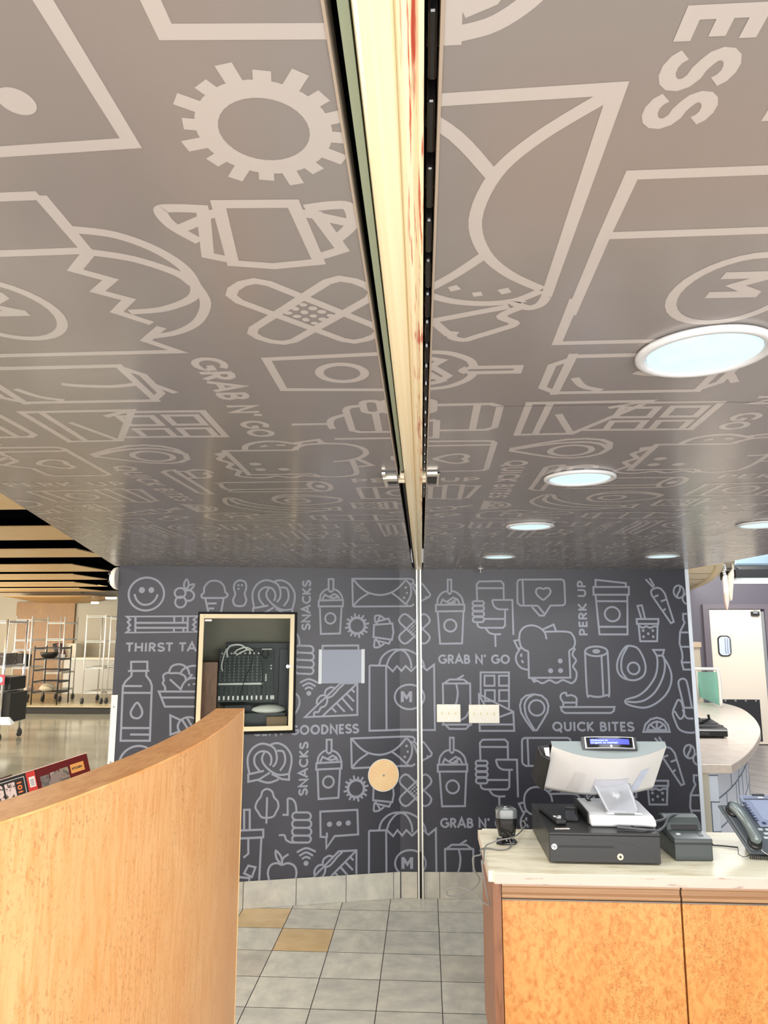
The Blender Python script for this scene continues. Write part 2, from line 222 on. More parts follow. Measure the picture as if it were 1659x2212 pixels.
# ================================================================== the wall graphic, drawn once in millimetres (u along the wall, v up)
ICONS = "C-1764,2044,116,112;D-1795,2070,20,21;D-1733,2071,19,20;S-1842,2043,-1825,2003,-1794,1976,-1765,1971,-1732,1980,-1704,2007,-1690,2042;C-1542,2053,36,34;C-1536,1991,36,37;S-1504,2069,-1474,2070,-1449,2047,-1453,2016,-1474,2000,-1494,2002;O-1511,2081,-1518,2116,-1502,2147,-1488,2119,-1491,2095;S-1496,2074,-1488,2102,-1452,2114,-1460,2090,-1484,2070;S-1382,2055,-1380,2096,-1351,2131,-1314,2140,-1276,2131,-1248,2101,-1239,2059;S-1382,2055,-1398,2041,-1394,2023,-1381,2019;S-1239,2059,-1223,2049,-1225,2032,-1241,2021;P-1381,2019,-1241,2021;P-1372,2017,-1338,1886,-1267,1886,-1248,2018;P-1355,1982,-1294,1983;P-1346,1948,-1310,1948;O-1139,2144,-1104,2131,-1096,2092,-1105,2050,-1093,2008,-1106,1973,-1137,1965,-1171,1973,-1183,2008,-1170,2046,-1181,2095,-1170,2130;D-1150,2110,8,7;D-1126,2111,7,8;D-1149,2085,8,8;L-1884,1891,-1419,1895,-1445,1872,-1428,1855,-1447,1838,-1430,1821,-1446,1804,-1416,1788,-1882,1784,-1860,1801,-1874,1814,-1858,1834,-1876,1855,-1860,1871;P-1827,1892,-1823,1784;P-1483,1893,-1482,1787;P-1574,1892,-1572,1850;P-1516,1892,-1514,1850;P-1573,1816,-1571,1787;P-1510,1816,-1508,1787;P-1825,1849,-1481,1850;P-1823,1816,-1480,1816;L-1839,1591,-1735,1591,-1732,1531,-1836,1532;P-1856,1531,-1719,1530;L-1832,1531,-1832,1499,-1867,1464,-1883,1434,-1878,1082,-1693,1077,-1698,1432,-1709,1462,-1737,1498,-1739,1530;P-1875,1433,-1760,1431;P-1882,1389,-1699,1386;P-1879,1163,-1695,1158;P-1820,1120,-1693,1116;O-1787,1324,-1758,1286,-1751,1253,-1765,1228,-1787,1223,-1812,1232,-1824,1258,-1815,1287;L-1651,1394,-1306,1388,-1342,1290,-1607,1295;P-1633,1354,-1321,1349;S-1610,1398,-1613,1424,-1628,1447,-1622,1467,-1627,1500,-1602,1516,-1575,1513,-1542,1514,-1516,1509,-1486,1492,-1478,1465;S-1592,1516,-1577,1556,-1539,1572,-1499,1565,-1468,1538,-1456,1501;S-1516,1512,-1498,1539,-1465,1555,-1422,1561,-1385,1544,-1357,1510,-1355,1464,-1343,1393;P-1583,1473,-1505,1403;S-1511,1399,-1493,1445,-1459,1475,-1416,1478,-1375,1457,-1356,1394;F-1467,1435,-1457,1444,-1448,1435,-1456,1425;F-1434,1441,-1418,1448,-1415,1436,-1430,1433;P-1437,1505,-1465,1472;C-1449,1165,69,58;P-1503,1206,-1569,1237,-1563,1113,-1499,1134;P-1398,1203,-1333,1228,-1328,1104,-1395,1132;P-1497,1215,-1427,1110;P-1464,1224,-1401,1125;S-1037,1954,-1050,2017,-1048,2071,-1018,2121,-966,2147,-913,2138,-874,2113,-857,2065,-861,2022,-882,1994;S-901,2140,-853,2148,-800,2123,-762,2070,-757,2015,-771,1949;S-969,1969,-1003,2015,-1004,2066,-969,2096,-920,2091,-895,2059,-894,2020,-904,2004;S-940,2091,-956,2053,-942,2013,-893,1965,-836,1940,-771,1945;S-857,2098,-815,2092,-800,2048,-805,2009,-833,1967;P-941,1970,-1044,1951,-1043,1903,-972,1915,-901,1957;P-771,1949,-771,1906,-819,1912,-889,1949;S-976,1911,-907,1892,-839,1912;O-914,1852,-882,1833,-869,1797,-844,1769,-839,1731,-854,1701,-870,1675,-909,1667,-949,1674,-972,1706,-991,1737,-980,1775,-957,1805,-946,1839;P-915,1799,-916,1631;P-810,1682,-775,1680,-778,1786;S-778,1786,-748,1781,-727,1757,-718,1718,-718,1687;S-831,1553,-795,1551,-782,1522,-754,1505,-726,1502;P-508,1554,-508,1524,-551,1530,-555,1691,-300,1692,-294,1532,-455,1529,-511,1455,-512,1524;D-491,1607,18,17;D-426,1608,19,17;D-363,1609,18,17;O-807,1366,-839,1378,-878,1369,-897,1332,-892,1287,-871,1242,-843,1206,-803,1211,-764,1200,-737,1233,-714,1277,-710,1322,-727,1357,-767,1374;S-813,1369,-844,1412,-849,1456,-818,1426,-807,1395,-808,1369;S-807,1369,-800,1406,-764,1430;D-646,1366,17,16;S-674,1395,-646,1407,-618,1394;S-692,1415,-647,1435,-600,1412;S-709,1439,-647,1462,-582,1436;P-1061,1592,-1065,1725,-1028,1724,-1024,1591;L-1140,1596,-935,1594,-934,1545,-1138,1546;L-1132,1546,-1114,1209,-956,1199,-946,1544;P-1032,1538,-1029,1448,-1060,1424;L-1027,1373,-980,1360,-1002,1301,-1053,1327;L-1087,1306,-1017,1295,-1023,1243,-1093,1255;L-618,1663,-621,1652,-630,1644,-642,1641,-719,1645,-731,1649,-740,1657,-744,1669,-744,1671,-741,1683,-732,1691,-720,1693,-643,1690,-631,1686,-622,1677,-618,1666;L-615,1613,-618,1602,-627,1594,-639,1591,-720,1595,-732,1599,-741,1608,-744,1619,-744,1623,-741,1634,-733,1642,-721,1645,-640,1641,-628,1638,-619,1629,-615,1617;L-614,1563,-617,1552,-626,1544,-638,1541,-719,1545,-731,1549,-740,1558,-743,1570,-743,1573,-740,1585,-732,1593,-720,1595,-639,1591,-627,1588,-618,1579,-614,1567;L-616,1517,-619,1507,-627,1499,-638,1497,-720,1501,-731,1505,-739,1513,-742,1524,-742,1525,-740,1536,-732,1543,-720,1546,-639,1541,-628,1538,-619,1530,-616,1519;P-517,2081,-518,2161,-483,2161,-483,2082;S-517,2081,-500,2069,-483,2082;S-578,2014,-572,2050,-544,2081,-517,2090;S-483,2090,-450,2076,-425,2047,-416,2017;L-586,2008,-413,2012,-413,1968,-587,1966;P-578,1965,-568,1773,-432,1776,-422,1968;C-502,1882,37,37;P-560,2016,-544,2049,-519,2036,-490,2025,-453,2032;P-511,2033,-476,2055,-449,2041,-439,2019;P351,2068,352,2162,378,2162,377,2068;S351,2068,365,2059,377,2068;S273,1984,281,2030,313,2068,351,2080;S377,2082,416,2068,451,2033,463,1987;L264,1980,470,1982,469,1935,264,1933;P276,1933,291,1703,449,1705,463,1933;C366,1832,44,43;P298,1987,314,2019,337,2003,365,1991,408,1998;P344,2003,391,2033,422,2015,436,1987;P372,1993,422,2026;P563,2008,562,2128,581,2149,737,2151,757,2132,756,2015;P562,2100,757,2100;P610,1879,760,1879;P763,1942,760,1833,745,1816,588,1816;S559,1853,567,1826,589,1816;P671,2015,818,2015,818,1765;S671,2015,683,1973,710,1951,745,1947,788,1947;S619,1813,646,1781,685,1770,730,1771;P688,1770,688,1680;P1000,1974,877,1974,859,1987,854,2001,857,2139,861,2153,875,2162,1176,2163,1193,2156,1198,2138,1198,1997,1193,1983,1179,1976,1091,1974,1043,1903,1010,1903,957,1966;P1000,1974,1043,1917;P896,2162,898,1974;O1045,2094,1064,2101,1085,2098,1096,2078,1087,2054,1065,2033,1043,2016,1019,2030,999,2050,990,2075,1000,2096,1024,2101;S859,1733,867,1785,903,1823,960,1833,1012,1814,1045,1778,1054,1735;P1029,1804,1109,1839,1126,1788;S1042,1788,1203,1788,1244,1761,1257,1716,1244,1675,1212,1655;P1212,1655,1214,1466,920,1464,921,1650;S859,1733,868,1688,891,1662,921,1650;P859,1731,823,1723,848,1668,876,1674;S860,1664,833,1619,836,1572,867,1534,917,1519;F863,1632,878,1635,876,1609,861,1613;F865,1582,879,1591,888,1568,878,1565;S1257,1671,1235,1627,1259,1586,1236,1545,1258,1504,1252,1456,1223,1428,1189,1439,1155,1449,1112,1429,1065,1448,1016,1427,981,1442,947,1459;P937,1463,954,1437,982,1444;D1146,1582,17,17;D1075,1514,18,17;D1146,1515,18,17;L307,1424,501,1425,499,1142,308,1142;P319,1427,354,1452,455,1452,489,1427;P406,1452,457,1482;S402,1421,412,1367,405,1306,393,1273;S489,1233,464,1192,415,1166;P296,1141,510,1141;P322,1139,349,1112,466,1112,494,1139;P574,1337,577,1502,779,1502,772,1243;L605,1479,675,1479,674,1409,603,1409;L707,1479,778,1479,776,1410,706,1409;L606,1378,675,1378,673,1303,604,1303;L706,1378,775,1378,773,1304,704,1304;L562,1350,802,1230,805,1100,562,1099;P563,1143,805,1143;P567,1337,603,1273;P799,1227,642,1173;L936,1104,890,1167,856,1227,850,1274,863,1314,895,1341,951,1351,1006,1341,1039,1311,1051,1274,1043,1227,1006,1167,963,1104;S948,1107,897,1193,884,1247,885,1287,908,1324,951,1349;C968,1257,55,53;L613,1990,610,1982,604,1977,597,1975,544,1975,537,1977,531,1982,529,1990,529,1991,531,1999,537,2005,545,2007,597,2007,605,2005,611,1999,613,1991;L612,1953,609,1945,603,1939,594,1937,545,1937,537,1939,531,1945,528,1954,529,1955,531,1963,537,1969,546,1972,595,1972,604,1969,610,1963,612,1955;L612,1914,610,1906,603,1900,595,1898,544,1898,536,1900,530,1906,528,1914,528,1916,530,1924,536,1930,545,1932,596,1932,604,1930,610,1924,612,1916;L610,1872,607,1864,601,1858,593,1856,546,1856,537,1858,531,1864,529,1872,529,1876,531,1884,538,1890,546,1893,593,1893,602,1890,608,1884,610,1876;P-341,1966,-347,2165,70,2169;P-341,1966,85,1971;S-341,2160,-284,2102,-225,2065,-141,2050,-65,2067,-6,2104,44,2158;S-340,1969,-292,2020,-225,2063;S-57,2067,-6,2030,44,1985;S49,2158,78,2125,86,2080,75,2030,48,1989;P48,1985,60,1971,85,1971,106,1985;S70,2169,95,2163,104,2146,86,2125,76,2138;S99,2138,132,2109,161,2133,186,2108,210,2075,223,2055,210,2034,187,2038;P98,2117,143,2001,203,2030;F36,2109,51,2116,57,2102,42,2094;F46,2071,59,2075,62,2061,49,2058;F23,2034,37,2042,44,2027,30,2022;P-187,1837,-53,1847,-45,1784,-56,1731,-191,1750,-187,1837;P-168,1839,-162,1861,-82,1882,-64,1846;S-176,1849,-181,1882,-176,1901,-141,1901,-106,1877;P-143,1898,-162,1857;P-174,1748,-169,1726,-78,1703,-64,1731;S-181,1736,-186,1695,-181,1678,-149,1681,-112,1703;P-162,1724,-141,1686;C-310,1831,56,56;P-253,1820,-232,1816;P-261,1799,-236,1782;P-277,1783,-265,1765;P-298,1774,-292,1745;P-321,1774,-325,1754;P-342,1783,-358,1758;P-358,1799,-375,1787;P-366,1820,-396,1814;P-366,1842,-387,1846;P-358,1863,-383,1880;P-342,1879,-354,1897;P-321,1888,-328,1918;P-299,1888,-295,1909;P-278,1880,-261,1905;P-262,1863,-244,1875;P-253,1842,-223,1848;L195,1711,175,1703,155,1710,4,1850,-5,1869,3,1889,19,1906,38,1915,59,1907,210,1767,218,1748,211,1728;L212,1889,220,1869,211,1850,58,1710,37,1703,18,1711,2,1728,-5,1748,4,1767,157,1907,177,1915,197,1906;D74,1804,6,6;D87,1790,7,6;D101,1776,6,7;D87,1817,7,7;D100,1802,7,6;D114,1788,6,7;D100,1829,7,7;D114,1814,6,6;D127,1800,7,6;D114,1841,6,6;D127,1827,7,7;D141,1812,6,6;P-427,1430,-305,1430,-304,1213,-671,1206,-419,1430;P-309,1426,-548,1211;P-481,1261,-453,1234;P-450,1295,-393,1236;P-414,1330,-336,1243;P-386,1364,-328,1305;P-352,1395,-325,1367;S-608,1212,-604,1237,-577,1240,-561,1267,-533,1278,-518,1304,-514,1332,-486,1343,-458,1370,-434,1397,-402,1423;S-589,1290,-587,1321,-562,1348,-526,1351;S-534,1359,-527,1386,-491,1405,-459,1393;F-570,1313,-558,1319,-554,1305;F-534,1336,-522,1343,-520,1329;F-499,1374,-487,1382,-482,1366;P-219,1552,-218,1104,-96,1104,-99,1549;P-96,1104,136,1107;P-219,1552,-93,1549,-50,1509,-20,1546,13,1511,42,1546,82,1510,127,1550;S-149,1553,-133,1603,-91,1643,-33,1662,34,1649,75,1590,84,1530;S-95,1551,-74,1602,-33,1646,1,1658;S1,1661,58,1658,124,1626,165,1578,180,1524;C69,1331,106,85;F8,1295,8,1370,28,1370,49,1339,69,1370,88,1370,87,1295,67,1295,67,1336,48,1309,28,1336,28,1295;P142,1561,194,1516,246,1556,247,1104,77,1103;P1422,2115,1424,2160,1642,2135,1640,2115;L1406,2108,1662,2108,1659,2052,1405,2052;P1419,2051,1434,1769,1634,1769,1648,2051;P1425,2006,1644,2005;P1429,1823,1636,1823;C1533,1913,54,51;P1785,2164,1837,2104;P1815,2171,1846,2113;S1826,2044,1820,2078,1851,2100,1888,2096,1916,2063;P1916,2067,1969,1858,1948,1849,1820,2053;P1840,2037,1871,2048;P1886,2004,1926,2018;P1897,1937,1916,1952;L1705,1878,1860,1878,1858,1844,1705,1844;P1716,1842,1722,1721,1842,1721,1853,1842;S1717,1831,1746,1816,1769,1827,1798,1816,1828,1827,1851,1820;P1740,1878,1716,1972,1748,1976,1765,1882;D1747,1796,10,9;D1816,1796,10,9;D1782,1774,9,10;D1747,1753,9,10;D1816,1753,9,10;C2019,2073,37,45;S2003,2031,2011,2059,2025,2081,2032,2113;C2076,2022,33,37;L2039,1915,2150,1915,2147,1875,2135,1853,2170,1787,2168,1707,2146,1642,2136,1606,2148,1577,2124,1523,2017,1523,2006,1577,2015,1606,2014,1642,2000,1707,2009,1787,2046,1853,2037,1875;P2012,1783,2166,1783;P2006,1682,2159,1682;P2013,1573,2144,1573;C1405,1650,79,34;D1405,1650,28,16;S1325,1649,1327,1361,1348,1341,1406,1333,1465,1346,1484,1365,1486,1649;P1441,1616,1441,1339;O1617,1683,1658,1687,1701,1670,1734,1613,1749,1548,1738,1490,1696,1456,1645,1449,1587,1465,1553,1504,1549,1562,1574,1627;S1632,1685,1592,1620,1578,1562,1582,1504,1616,1456;C1664,1531,41,41;L1810,1660,1887,1660,1875,1620,1833,1620;S1833,1620,1835,1562,1814,1476,1751,1390,1682,1340,1601,1315,1600,1287,1664,1266,1736,1261,1810,1291,1879,1348,1919,1419,1928,1491,1907,1562,1875,1616;S1881,1616,1887,1548,1864,1462,1807,1369,1739,1316,1673,1298,1604,1301;P1137,1263,1515,1264,1509,1237,1488,1223,1165,1222,1144,1237,1137,1263;P1156,1265,1155,1293,1250,1294,1247,1265;S1157,1295,1138,1325,1148,1354,1178,1361,1184,1341,1217,1345,1249,1327,1250,1296;L1708,1095,1892,1096,1882,1143,1854,1178,1808,1192,1763,1180,1725,1146;L1735,1108,1871,1108,1860,1140,1834,1159,1806,1166,1779,1158,1750,1139;P1802,1105,1806,1164;P1802,1108,1756,1147;P1802,1108,1853,1147;S2057,1262,2036,1426,2015,1458,1987,1453,1974,1426,1987,1348,2002,1260;P1992,1260,2097,1260;O1951,1295,1965,1313,1984,1304,1996,1263,2001,1228,1988,1194,1966,1186,1940,1228,1926,1242,1939,1270;S1926,1242,1921,1214,1936,1164,1958,1115,2006,1093,2064,1092,2115,1109,2137,1165,2140,1249,2164,1391,2152,1426,2127,1426,2113,1391,2093,1260;S1992,1249,2013,1193,2063,1186"
WORDS = [('THIRST TAMERS',-1878,1658,-1181,1658,58),('SNACKS',-644,1801,-644,2148,60),("GRAB N' GO",277,1563,787,1563,62),
         ('CENT GOODNESS',-1022,1090,-296,1090,62),('QUICK BITES',1073,1099,1643,1099,62),('PERK UP',1350,1761,1350,2153,60)]
UPER, VPER = 4120, 1110
def arc(cx, cy, rx, ry, a0, a1, n=10):
    return [(cx+rx*math.cos(math.radians(a0+(a1-a0)*i/n)), cy+ry*math.sin(math.radians(a0+(a1-a0)*i/n))) for i in range(n+1)]
SA = arc(.29,.73,.23,.20,20,270,9)[:-1] + arc(.29,.28,.25,.215,90,-160,9)
GL = {'A':(.72,[[(.0,.0),(.36,1),(.72,0)],[(.15,.34),(.57,.34)]]),'B':(.58,[[(.09,0),(.09,1)],[(.09,.93),(.27,.93)]+arc(.27,.73,.2,.2,90,-90,6)+[(.09,.53)],[(.27,.53)]+arc(.29,.30,.23,.23,90,-90,6)+[(.09,.07)]]),
 'C':(.72,[arc(.45,.5,.37,.43,45,315,14)]),'D':(.70,[[(.09,0),(.09,1)],[(.09,.93),(.24,.93)]+arc(.24,.5,.37,.43,90,-90,10)+[(.09,.07)]]),
 'E':(.50,[[(.47,.93),(.09,.93),(.09,.07),(.48,.07)],[(.09,.51),(.43,.51)]]),'G':(.80,[arc(.45,.5,.37,.43,48,330,14)+[(.75,.30),(.75,.48),(.5,.48)]]),
 'H':(.70,[[(.09,0),(.09,1)],[(.61,0),(.61,1)],[(.09,.5),(.61,.5)]]),'I':(.20,[[(.10,0),(.10,1)]]),'K':(.62,[[(.09,0),(.09,1)],[(.56,1),(.14,.5),(.58,0)]]),
 'M':(.86,[[(.09,0),(.09,.93),(.43,.35),(.77,.93),(.77,0)]]),'N':(.74,[[(.09,0),(.09,.95),(.65,.05),(.65,1)]]),'O':(.88,[arc(.44,.5,.36,.43,0,360,22)[:-1]+['c']]),
 'P':(.56,[[(.09,0),(.09,1)],[(.09,.93),(.27,.93)]+arc(.27,.68,.23,.25,90,-90,7)+[(.09,.43)]]),'Q':(.88,[arc(.44,.5,.36,.43,0,360,22)[:-1]+['c'],[(.50,.25),(.82,-.14)]]),
 'R':(.60,[[(.09,0),(.09,1)],[(.09,.93),(.27,.93)]+arc(.27,.70,.22,.23,90,-90,7)+[(.09,.47)],[(.28,.46),(.54,0)]]),'S':(.56,[SA]),
 'T':(.58,[[(0,.93),(.58,.93)],[(.29,.93),(.29,0)]]),'U':(.68,[[(.09,1),(.09,.36)]+arc(.34,.33,.25,.26,180,360,9)+[(.59,1)]]),"'":(.16,[[(.09,1.02),(.06,.74)]]),' ':(.26,[])}
def smooth(P, closed):
    n = len(P); out = []
    for i in range(n if closed else n-1):
        g = lambda k: P[k % n] if closed else P[max(0, min(n-1, k))]
        a, b, c, d = g(i-1), g(i), g(i+1), g(i+2)
        for k in range(5):
            t = k/5; t2 = t*t; t3 = t2*t
            out.append(tuple(.5*((2*b[j])+(-a[j]+c[j])*t+(2*a[j]-5*b[j]+4*c[j]-d[j])*t2+(-a[j]+3*b[j]-3*c[j]+d[j])*t3) for j in (0,1)))
    if not closed: out.append(P[-1])
    return out
def strip(P, closed, wd):
    """a stroke of even width with mitred corners, as quads"""
    Q = [P[0]]
    for p in P[1:]:
        if (p[0]-Q[-1][0])**2+(p[1]-Q[-1][1])**2 > .25: Q.append(p)
    if closed and len(Q) > 2 and (Q[0][0]-Q[-1][0])**2+(Q[0][1]-Q[-1][1])**2 < .25: Q.pop()
    n = len(Q)
    if n < 2: return []
    Lr = []; h = wd/2
    for i in range(n):
        a = Q[i-1] if (closed or i > 0) else None; b = Q[i]; c = Q[(i+1) % n] if (closed or i < n-1) else None
        def dn(p, q): l = math.hypot(q[0]-p[0], q[1]-p[1]) or 1; return ((q[0]-p[0])/l, (q[1]-p[1])/l)
        d1 = dn(a, b) if a else dn(b, c); d2 = dn(b, c) if c else d1
        n1 = (-d1[1], d1[0]); n2 = (-d2[1], d2[0]); m = (n1[0]+n2[0], n1[1]+n2[1]); ml = math.hypot(*m)
        if ml < .35: m = n1; k = h
        else:
            m = (m[0]/ml, m[1]/ml); k = min(h/max(.3, m[0]*n1[0]+m[1]*n1[1]), 2.4*h)
        Lr.append(((b[0]+m[0]*k, b[1]+m[1]*k), (b[0]-m[0]*k, b[1]-m[1]*k)))
    return [[Lr[i][0], Lr[i][1], Lr[(i+1) % n][1], Lr[(i+1) % n][0]] for i in range(n if closed else n-1)]
def make_icons(SW):
    """every icon as a list of strokes, each a list of polygons"""
    out = []
    for it in ICONS.split(';'):
        k = it[0]; a = list(map(float, it[1:].split(',')))
        if k in 'CD':
            cx, cy, rx, ry = a; P = [(cx+rx*math.cos(2*math.pi*i/32), cy+ry*math.sin(2*math.pi*i/32)) for i in range(32)]
            gear = k == 'C' and abs(cx+310) < 6 and abs(cy-1831) < 6
            out.append(strip(P, True, SW*(1.35 if gear else 1)) if k == 'C' else [P]); continue
        P = [(a[i], a[i+1]) for i in range(0, len(a), 2)]
        if k == 'F': out.append([P])
        elif k in 'SO': out.append(strip(smooth(P, k == 'O'), k == 'O', SW))
        else:
            shut = k == 'L' or (len(P) > 2 and math.dist(P[0], P[-1]) < 9)
            out.append(strip(P[:-1] if shut and k == 'P' else P, shut, SW))
    return out
def word(s, x0, y0, x1, y1, cap):
    adv = sum(GL[c][0]+.13 for c in s)-.13; ln = math.hypot(x1-x0, y1-y0); fx = ln/adv
    ex = ((x1-x0)/ln, (y1-y0)/ln); ey = (-ex[1], ex[0]); x = 0; out = []
    for c in s:
        for st in GL[c][1]:
            cl = st[-1] == 'c'; st = st[:-1] if cl else st
            P = [(x0+ex[0]*(x+p[0])*fx+ey[0]*p[1]*cap, y0+ex[1]*(x+p[0])*fx+ey[1]*p[1]*cap) for p in st]
            out.append(strip(P, cl, cap*.228))
        x += GL[c][0]+.13
    return out
LETTERS = []
for wd in WORDS: LETTERS += word(*wd)
STROKES = make_icons(13.5)+LETTERS
def graphic(mb, place, off, mi, urange, vrange, vtop=1e9):
    """print the graphic: place(u, v, lift) gives a point; strokes outside the ranges are skipped"""
    ctr = 0
    for ku in range(-1, 3):
        for kv in range(-6, 6):
            for st in STROKES:
                us = [p[0] for q in st for p in q]; vs = [p[1] for q in st for p in q]
                if not us: continue
                du, dv = ku*UPER, kv*VPER
                if max(us)+du < urange[0] or min(us)+du > urange[1] or max(vs)+dv < vrange[0] or min(vs)+dv > vrange[1] or max(vs)+dv > vtop: continue
                ctr += 1; lift = off+(ctr % 40)*.000004
                for q in st:
                    mb.face([place((p[0]+du)/1000, (p[1]+dv)/1000, lift) for p in q], mi)
def cut(bm, co, no, geom=None):
    g = bm.verts[:]+bm.edges[:]+bm.faces[:]
    bmesh.ops.bisect_plane(bm, geom=g, plane_co=co, plane_no=no, clear_outer=True, dist=1e-6)
# ================================================================== walls
M['grout'] = mat('dark_grout', (.075,.07,.065), .9)
BEND = Vector((-.19, 5.2132, 0))
DRt = Vector((1, .04, 0)).normalized(); DLt = Vector((1, .245, 0)).normalized()
NRt = Vector((DRt.y, -DRt.x, 0)); NLt = Vector((DLt.y, -DLt.x, 0))      # towards the room
UR, UL = 2.068, -1.947
HU0, HU1, HV0, HV1 = -1.407, -.744, 1.112, 1.916                          # opening for the glazed cabinet
def wl(u, v, lift=0.0): return BEND + DLt*u + NLt*lift + Vector((0, 0, v))
def wr(u, v, lift=0.0): return BEND + DRt*u + NRt*lift + Vector((0, 0, v))
mb = MB(); graphic(mb, wr, .0002, 1, (0, 2070), (160, 2190), 2215)
cut(mb.bm, wr(0, 0), -DRt); cut(mb.bm, wr(UR, 0), DRt); cut(mb.bm, (0, 0, H), (0, 0, 1)); cut(mb.bm, (0, 0, .165), (0, 0, -1))
P = [wr(0,0), wr(UR,0), wr(UR,0,-.12), wr(0,0,-.12)]; P2 = [p+Vector((0,0,H+.05)) for p in P]
mb.hexa(P+P2)
struct('wall_right', mb, [M['paper'], M['print']], fix=False)
mb = MB(); graphic(mb, wl, .0002, 1, (-1950, 0), (160, 2190), 2215)
cut(mb.bm, wl(0, 0), DLt); cut(mb.bm, wl(UL, 0), -DLt); cut(mb.bm, (0, 0, H), (0, 0, 1)); cut(mb.bm, (0, 0, .165), (0, 0, -1))
for co, no in ((wl(HU0,0), DLt), (wl(HU1,0), DLt), ((0,0,HV0), Vector((0,0,1))), ((0,0,HV1), Vector((0,0,1)))):
    bmesh.ops.bisect_plane(mb.bm, geom=mb.bm.verts[:]+mb.bm.edges[:]+mb.bm.faces[:], plane_co=co, plane_no=no, dist=1e-6)
kill = []
for f in mb.bm.faces:
    c = f.calc_center_median(); u = (c-BEND).dot(DLt)
    if HU0 < u < HU1 and HV0 < c.z < HV1: kill.append(f)
bmesh.ops.delete(mb.bm, geom=kill, context='FACES')
us = [UL, HU0, HU1, 0]; vs = [0, HV0, HV1, H+.05]; TH = .40
for i in range(3):
    for j in range(3):
        if i == 1 and j == 1: continue
        mb.hexa([wl(us[i],vs[j]), wl(us[i+1],vs[j]), wl(us[i+1],vs[j],-TH), wl(us[i],vs[j],-TH), wl(us[i],vs[j+1]), wl(us[i+1],vs[j+1]), wl(us[i+1],vs[j+1],-TH), wl(us[i],vs[j+1],-TH)])
struct('wall_left', mb, [M['paper'], M['print']], fix=False)
# white end trim of the right wall, corner guard of the left wall
mb = MB(); q = [wr(UR+.002,0,.004), wr(UR+.028,0,.004), wr(UR+.028,0,-.125), wr(UR+.002,0,-.125)]
mb.hexa(q+[p+Vector((0,0,H-.001)) for p in q]); struct('trim_1', mb, mat('white_blue_trim', (.72,.78,.86), .4))
mb = MB(); q = [wl(UL-.006,.001,.004), wl(UL+.036,.001,.004), wl(UL+.036,.001,.001), wl(UL-.006,.001,.001)]
mb.hexa(q+[p+Vector((0,0,1.375)) for p in q])
q = [wl(UL-.006,.001,.004), wl(UL-.002,.001,.004), wl(UL-.002,.001,-.06), wl(UL-.006,.001,-.06)]; mb.hexa(q+[p+Vector((0,0,1.375)) for p in q])
cg = obj('corner_guard', mb, M['white'], loc=wl(UL,0)); tag(cg, 'white plastic corner guard on the left end of the graphic wall', 'corner guard')
for z in (.5, .95, 1.3): mb = MB(); mb.cyl(wl(UL+.015,z,.0041), wl(UL+.015,z,.0060), .004, 10); obj('screw', mb, M['dgrey'], cg)
# ================================================================== ceiling
def slot(y): return -.0655-.0060*(y-.39), .0160-.0062*(y-.39)           # the two lips of the track slot
def cl(u, v, lift):
    y = 1.045+(.86 if u < .277 else .92)*(u-.277); s = .86+.07*max(0, min(1, (y-.87)/.98))     # the ceiling print is a little smaller near the viewer
    return Vector(((v-1.986)*s, y, H-lift))
EY0, EY1 = -.7, 5.36
ledge = lambda y: -1.312-.2984*(y-2.095)
redge = lambda y: 1.888-.0562*(y-5.328)+.03
STROKES = make_icons(16.5)+LETTERS
mb = MB(); graphic(mb, cl, .0002, 1, (-1100, 5100), (-1300, 4400))
cut(mb.bm, (ledge(0), 0, H), Vector((-1, -.2984, 0))); cut(mb.bm, (redge(0), 0, H), Vector((1, .0562, 0)))
cut(mb.bm, (0, EY0, H), (0,-1,0)); cut(mb.bm, wl(0,H), -NLt) if False else None
sa, sb = slot(0)
bmL = mb.bm; dup = bmL.copy()
cut(bmL, (sa, 0, H), Vector((1, .0060, 0))); cut(dup, (sb, 0, H), Vector((-1, -.0062, 0)))
me = bpy.data.meshes.new('t'); dup.to_mesh(me); bmL.from_mesh(me); bpy.data.meshes.remove(me); dup.free()
cut(bmL, wl(0, H), -NLt); cut(bmL, wr(0, H), -NRt)
def slab(poly): mb.prism(poly, H, H+.03); 
wyl = lambda x: 5.2132+.245*(x+.19); wyr = lambda x: 5.2132+.04*(x+.19)
mb.bm.faces.ensure_lookup_table(); n0 = len(mb.bm.faces)
slab([(ledge(EY0),EY0), (slot(EY0)[0],EY0), (slot(5.25)[0],5.25), (-.19,5.26), (ledge(4.86)+.0,4.80)])
slab([(slot(EY0)[1],EY0), (redge(EY0),EY0), (redge(EY1),EY1), (slot(5.25)[1],5.25)])
mb.bm.faces.ensure_lookup_table()
for f in mb.bm.faces[n0:]:
    f.normal_update()
    if abs(f.normal.z) < .5: f.material_index = 2
for (px, py, x0, x1) in ((1300, 874, .13, redge(1.3)), (1450, 1104, .02, redge(2.6)), (1500, 1155, .02, redge(3.4))):     # fine joints between the ceiling boards
    y = atz(px, py, H).y; mb.face([(x0,y-.0007,H-.0006),(x1-.002,y-.0007,H-.0006),(x1-.002,y+.0007,H-.0006),(x0,y+.0007,H-.0006)], 3)
struct('ceiling', mb, [M['cpaper'], M['cprint'], M['raw'], M['grout']], fix=False)
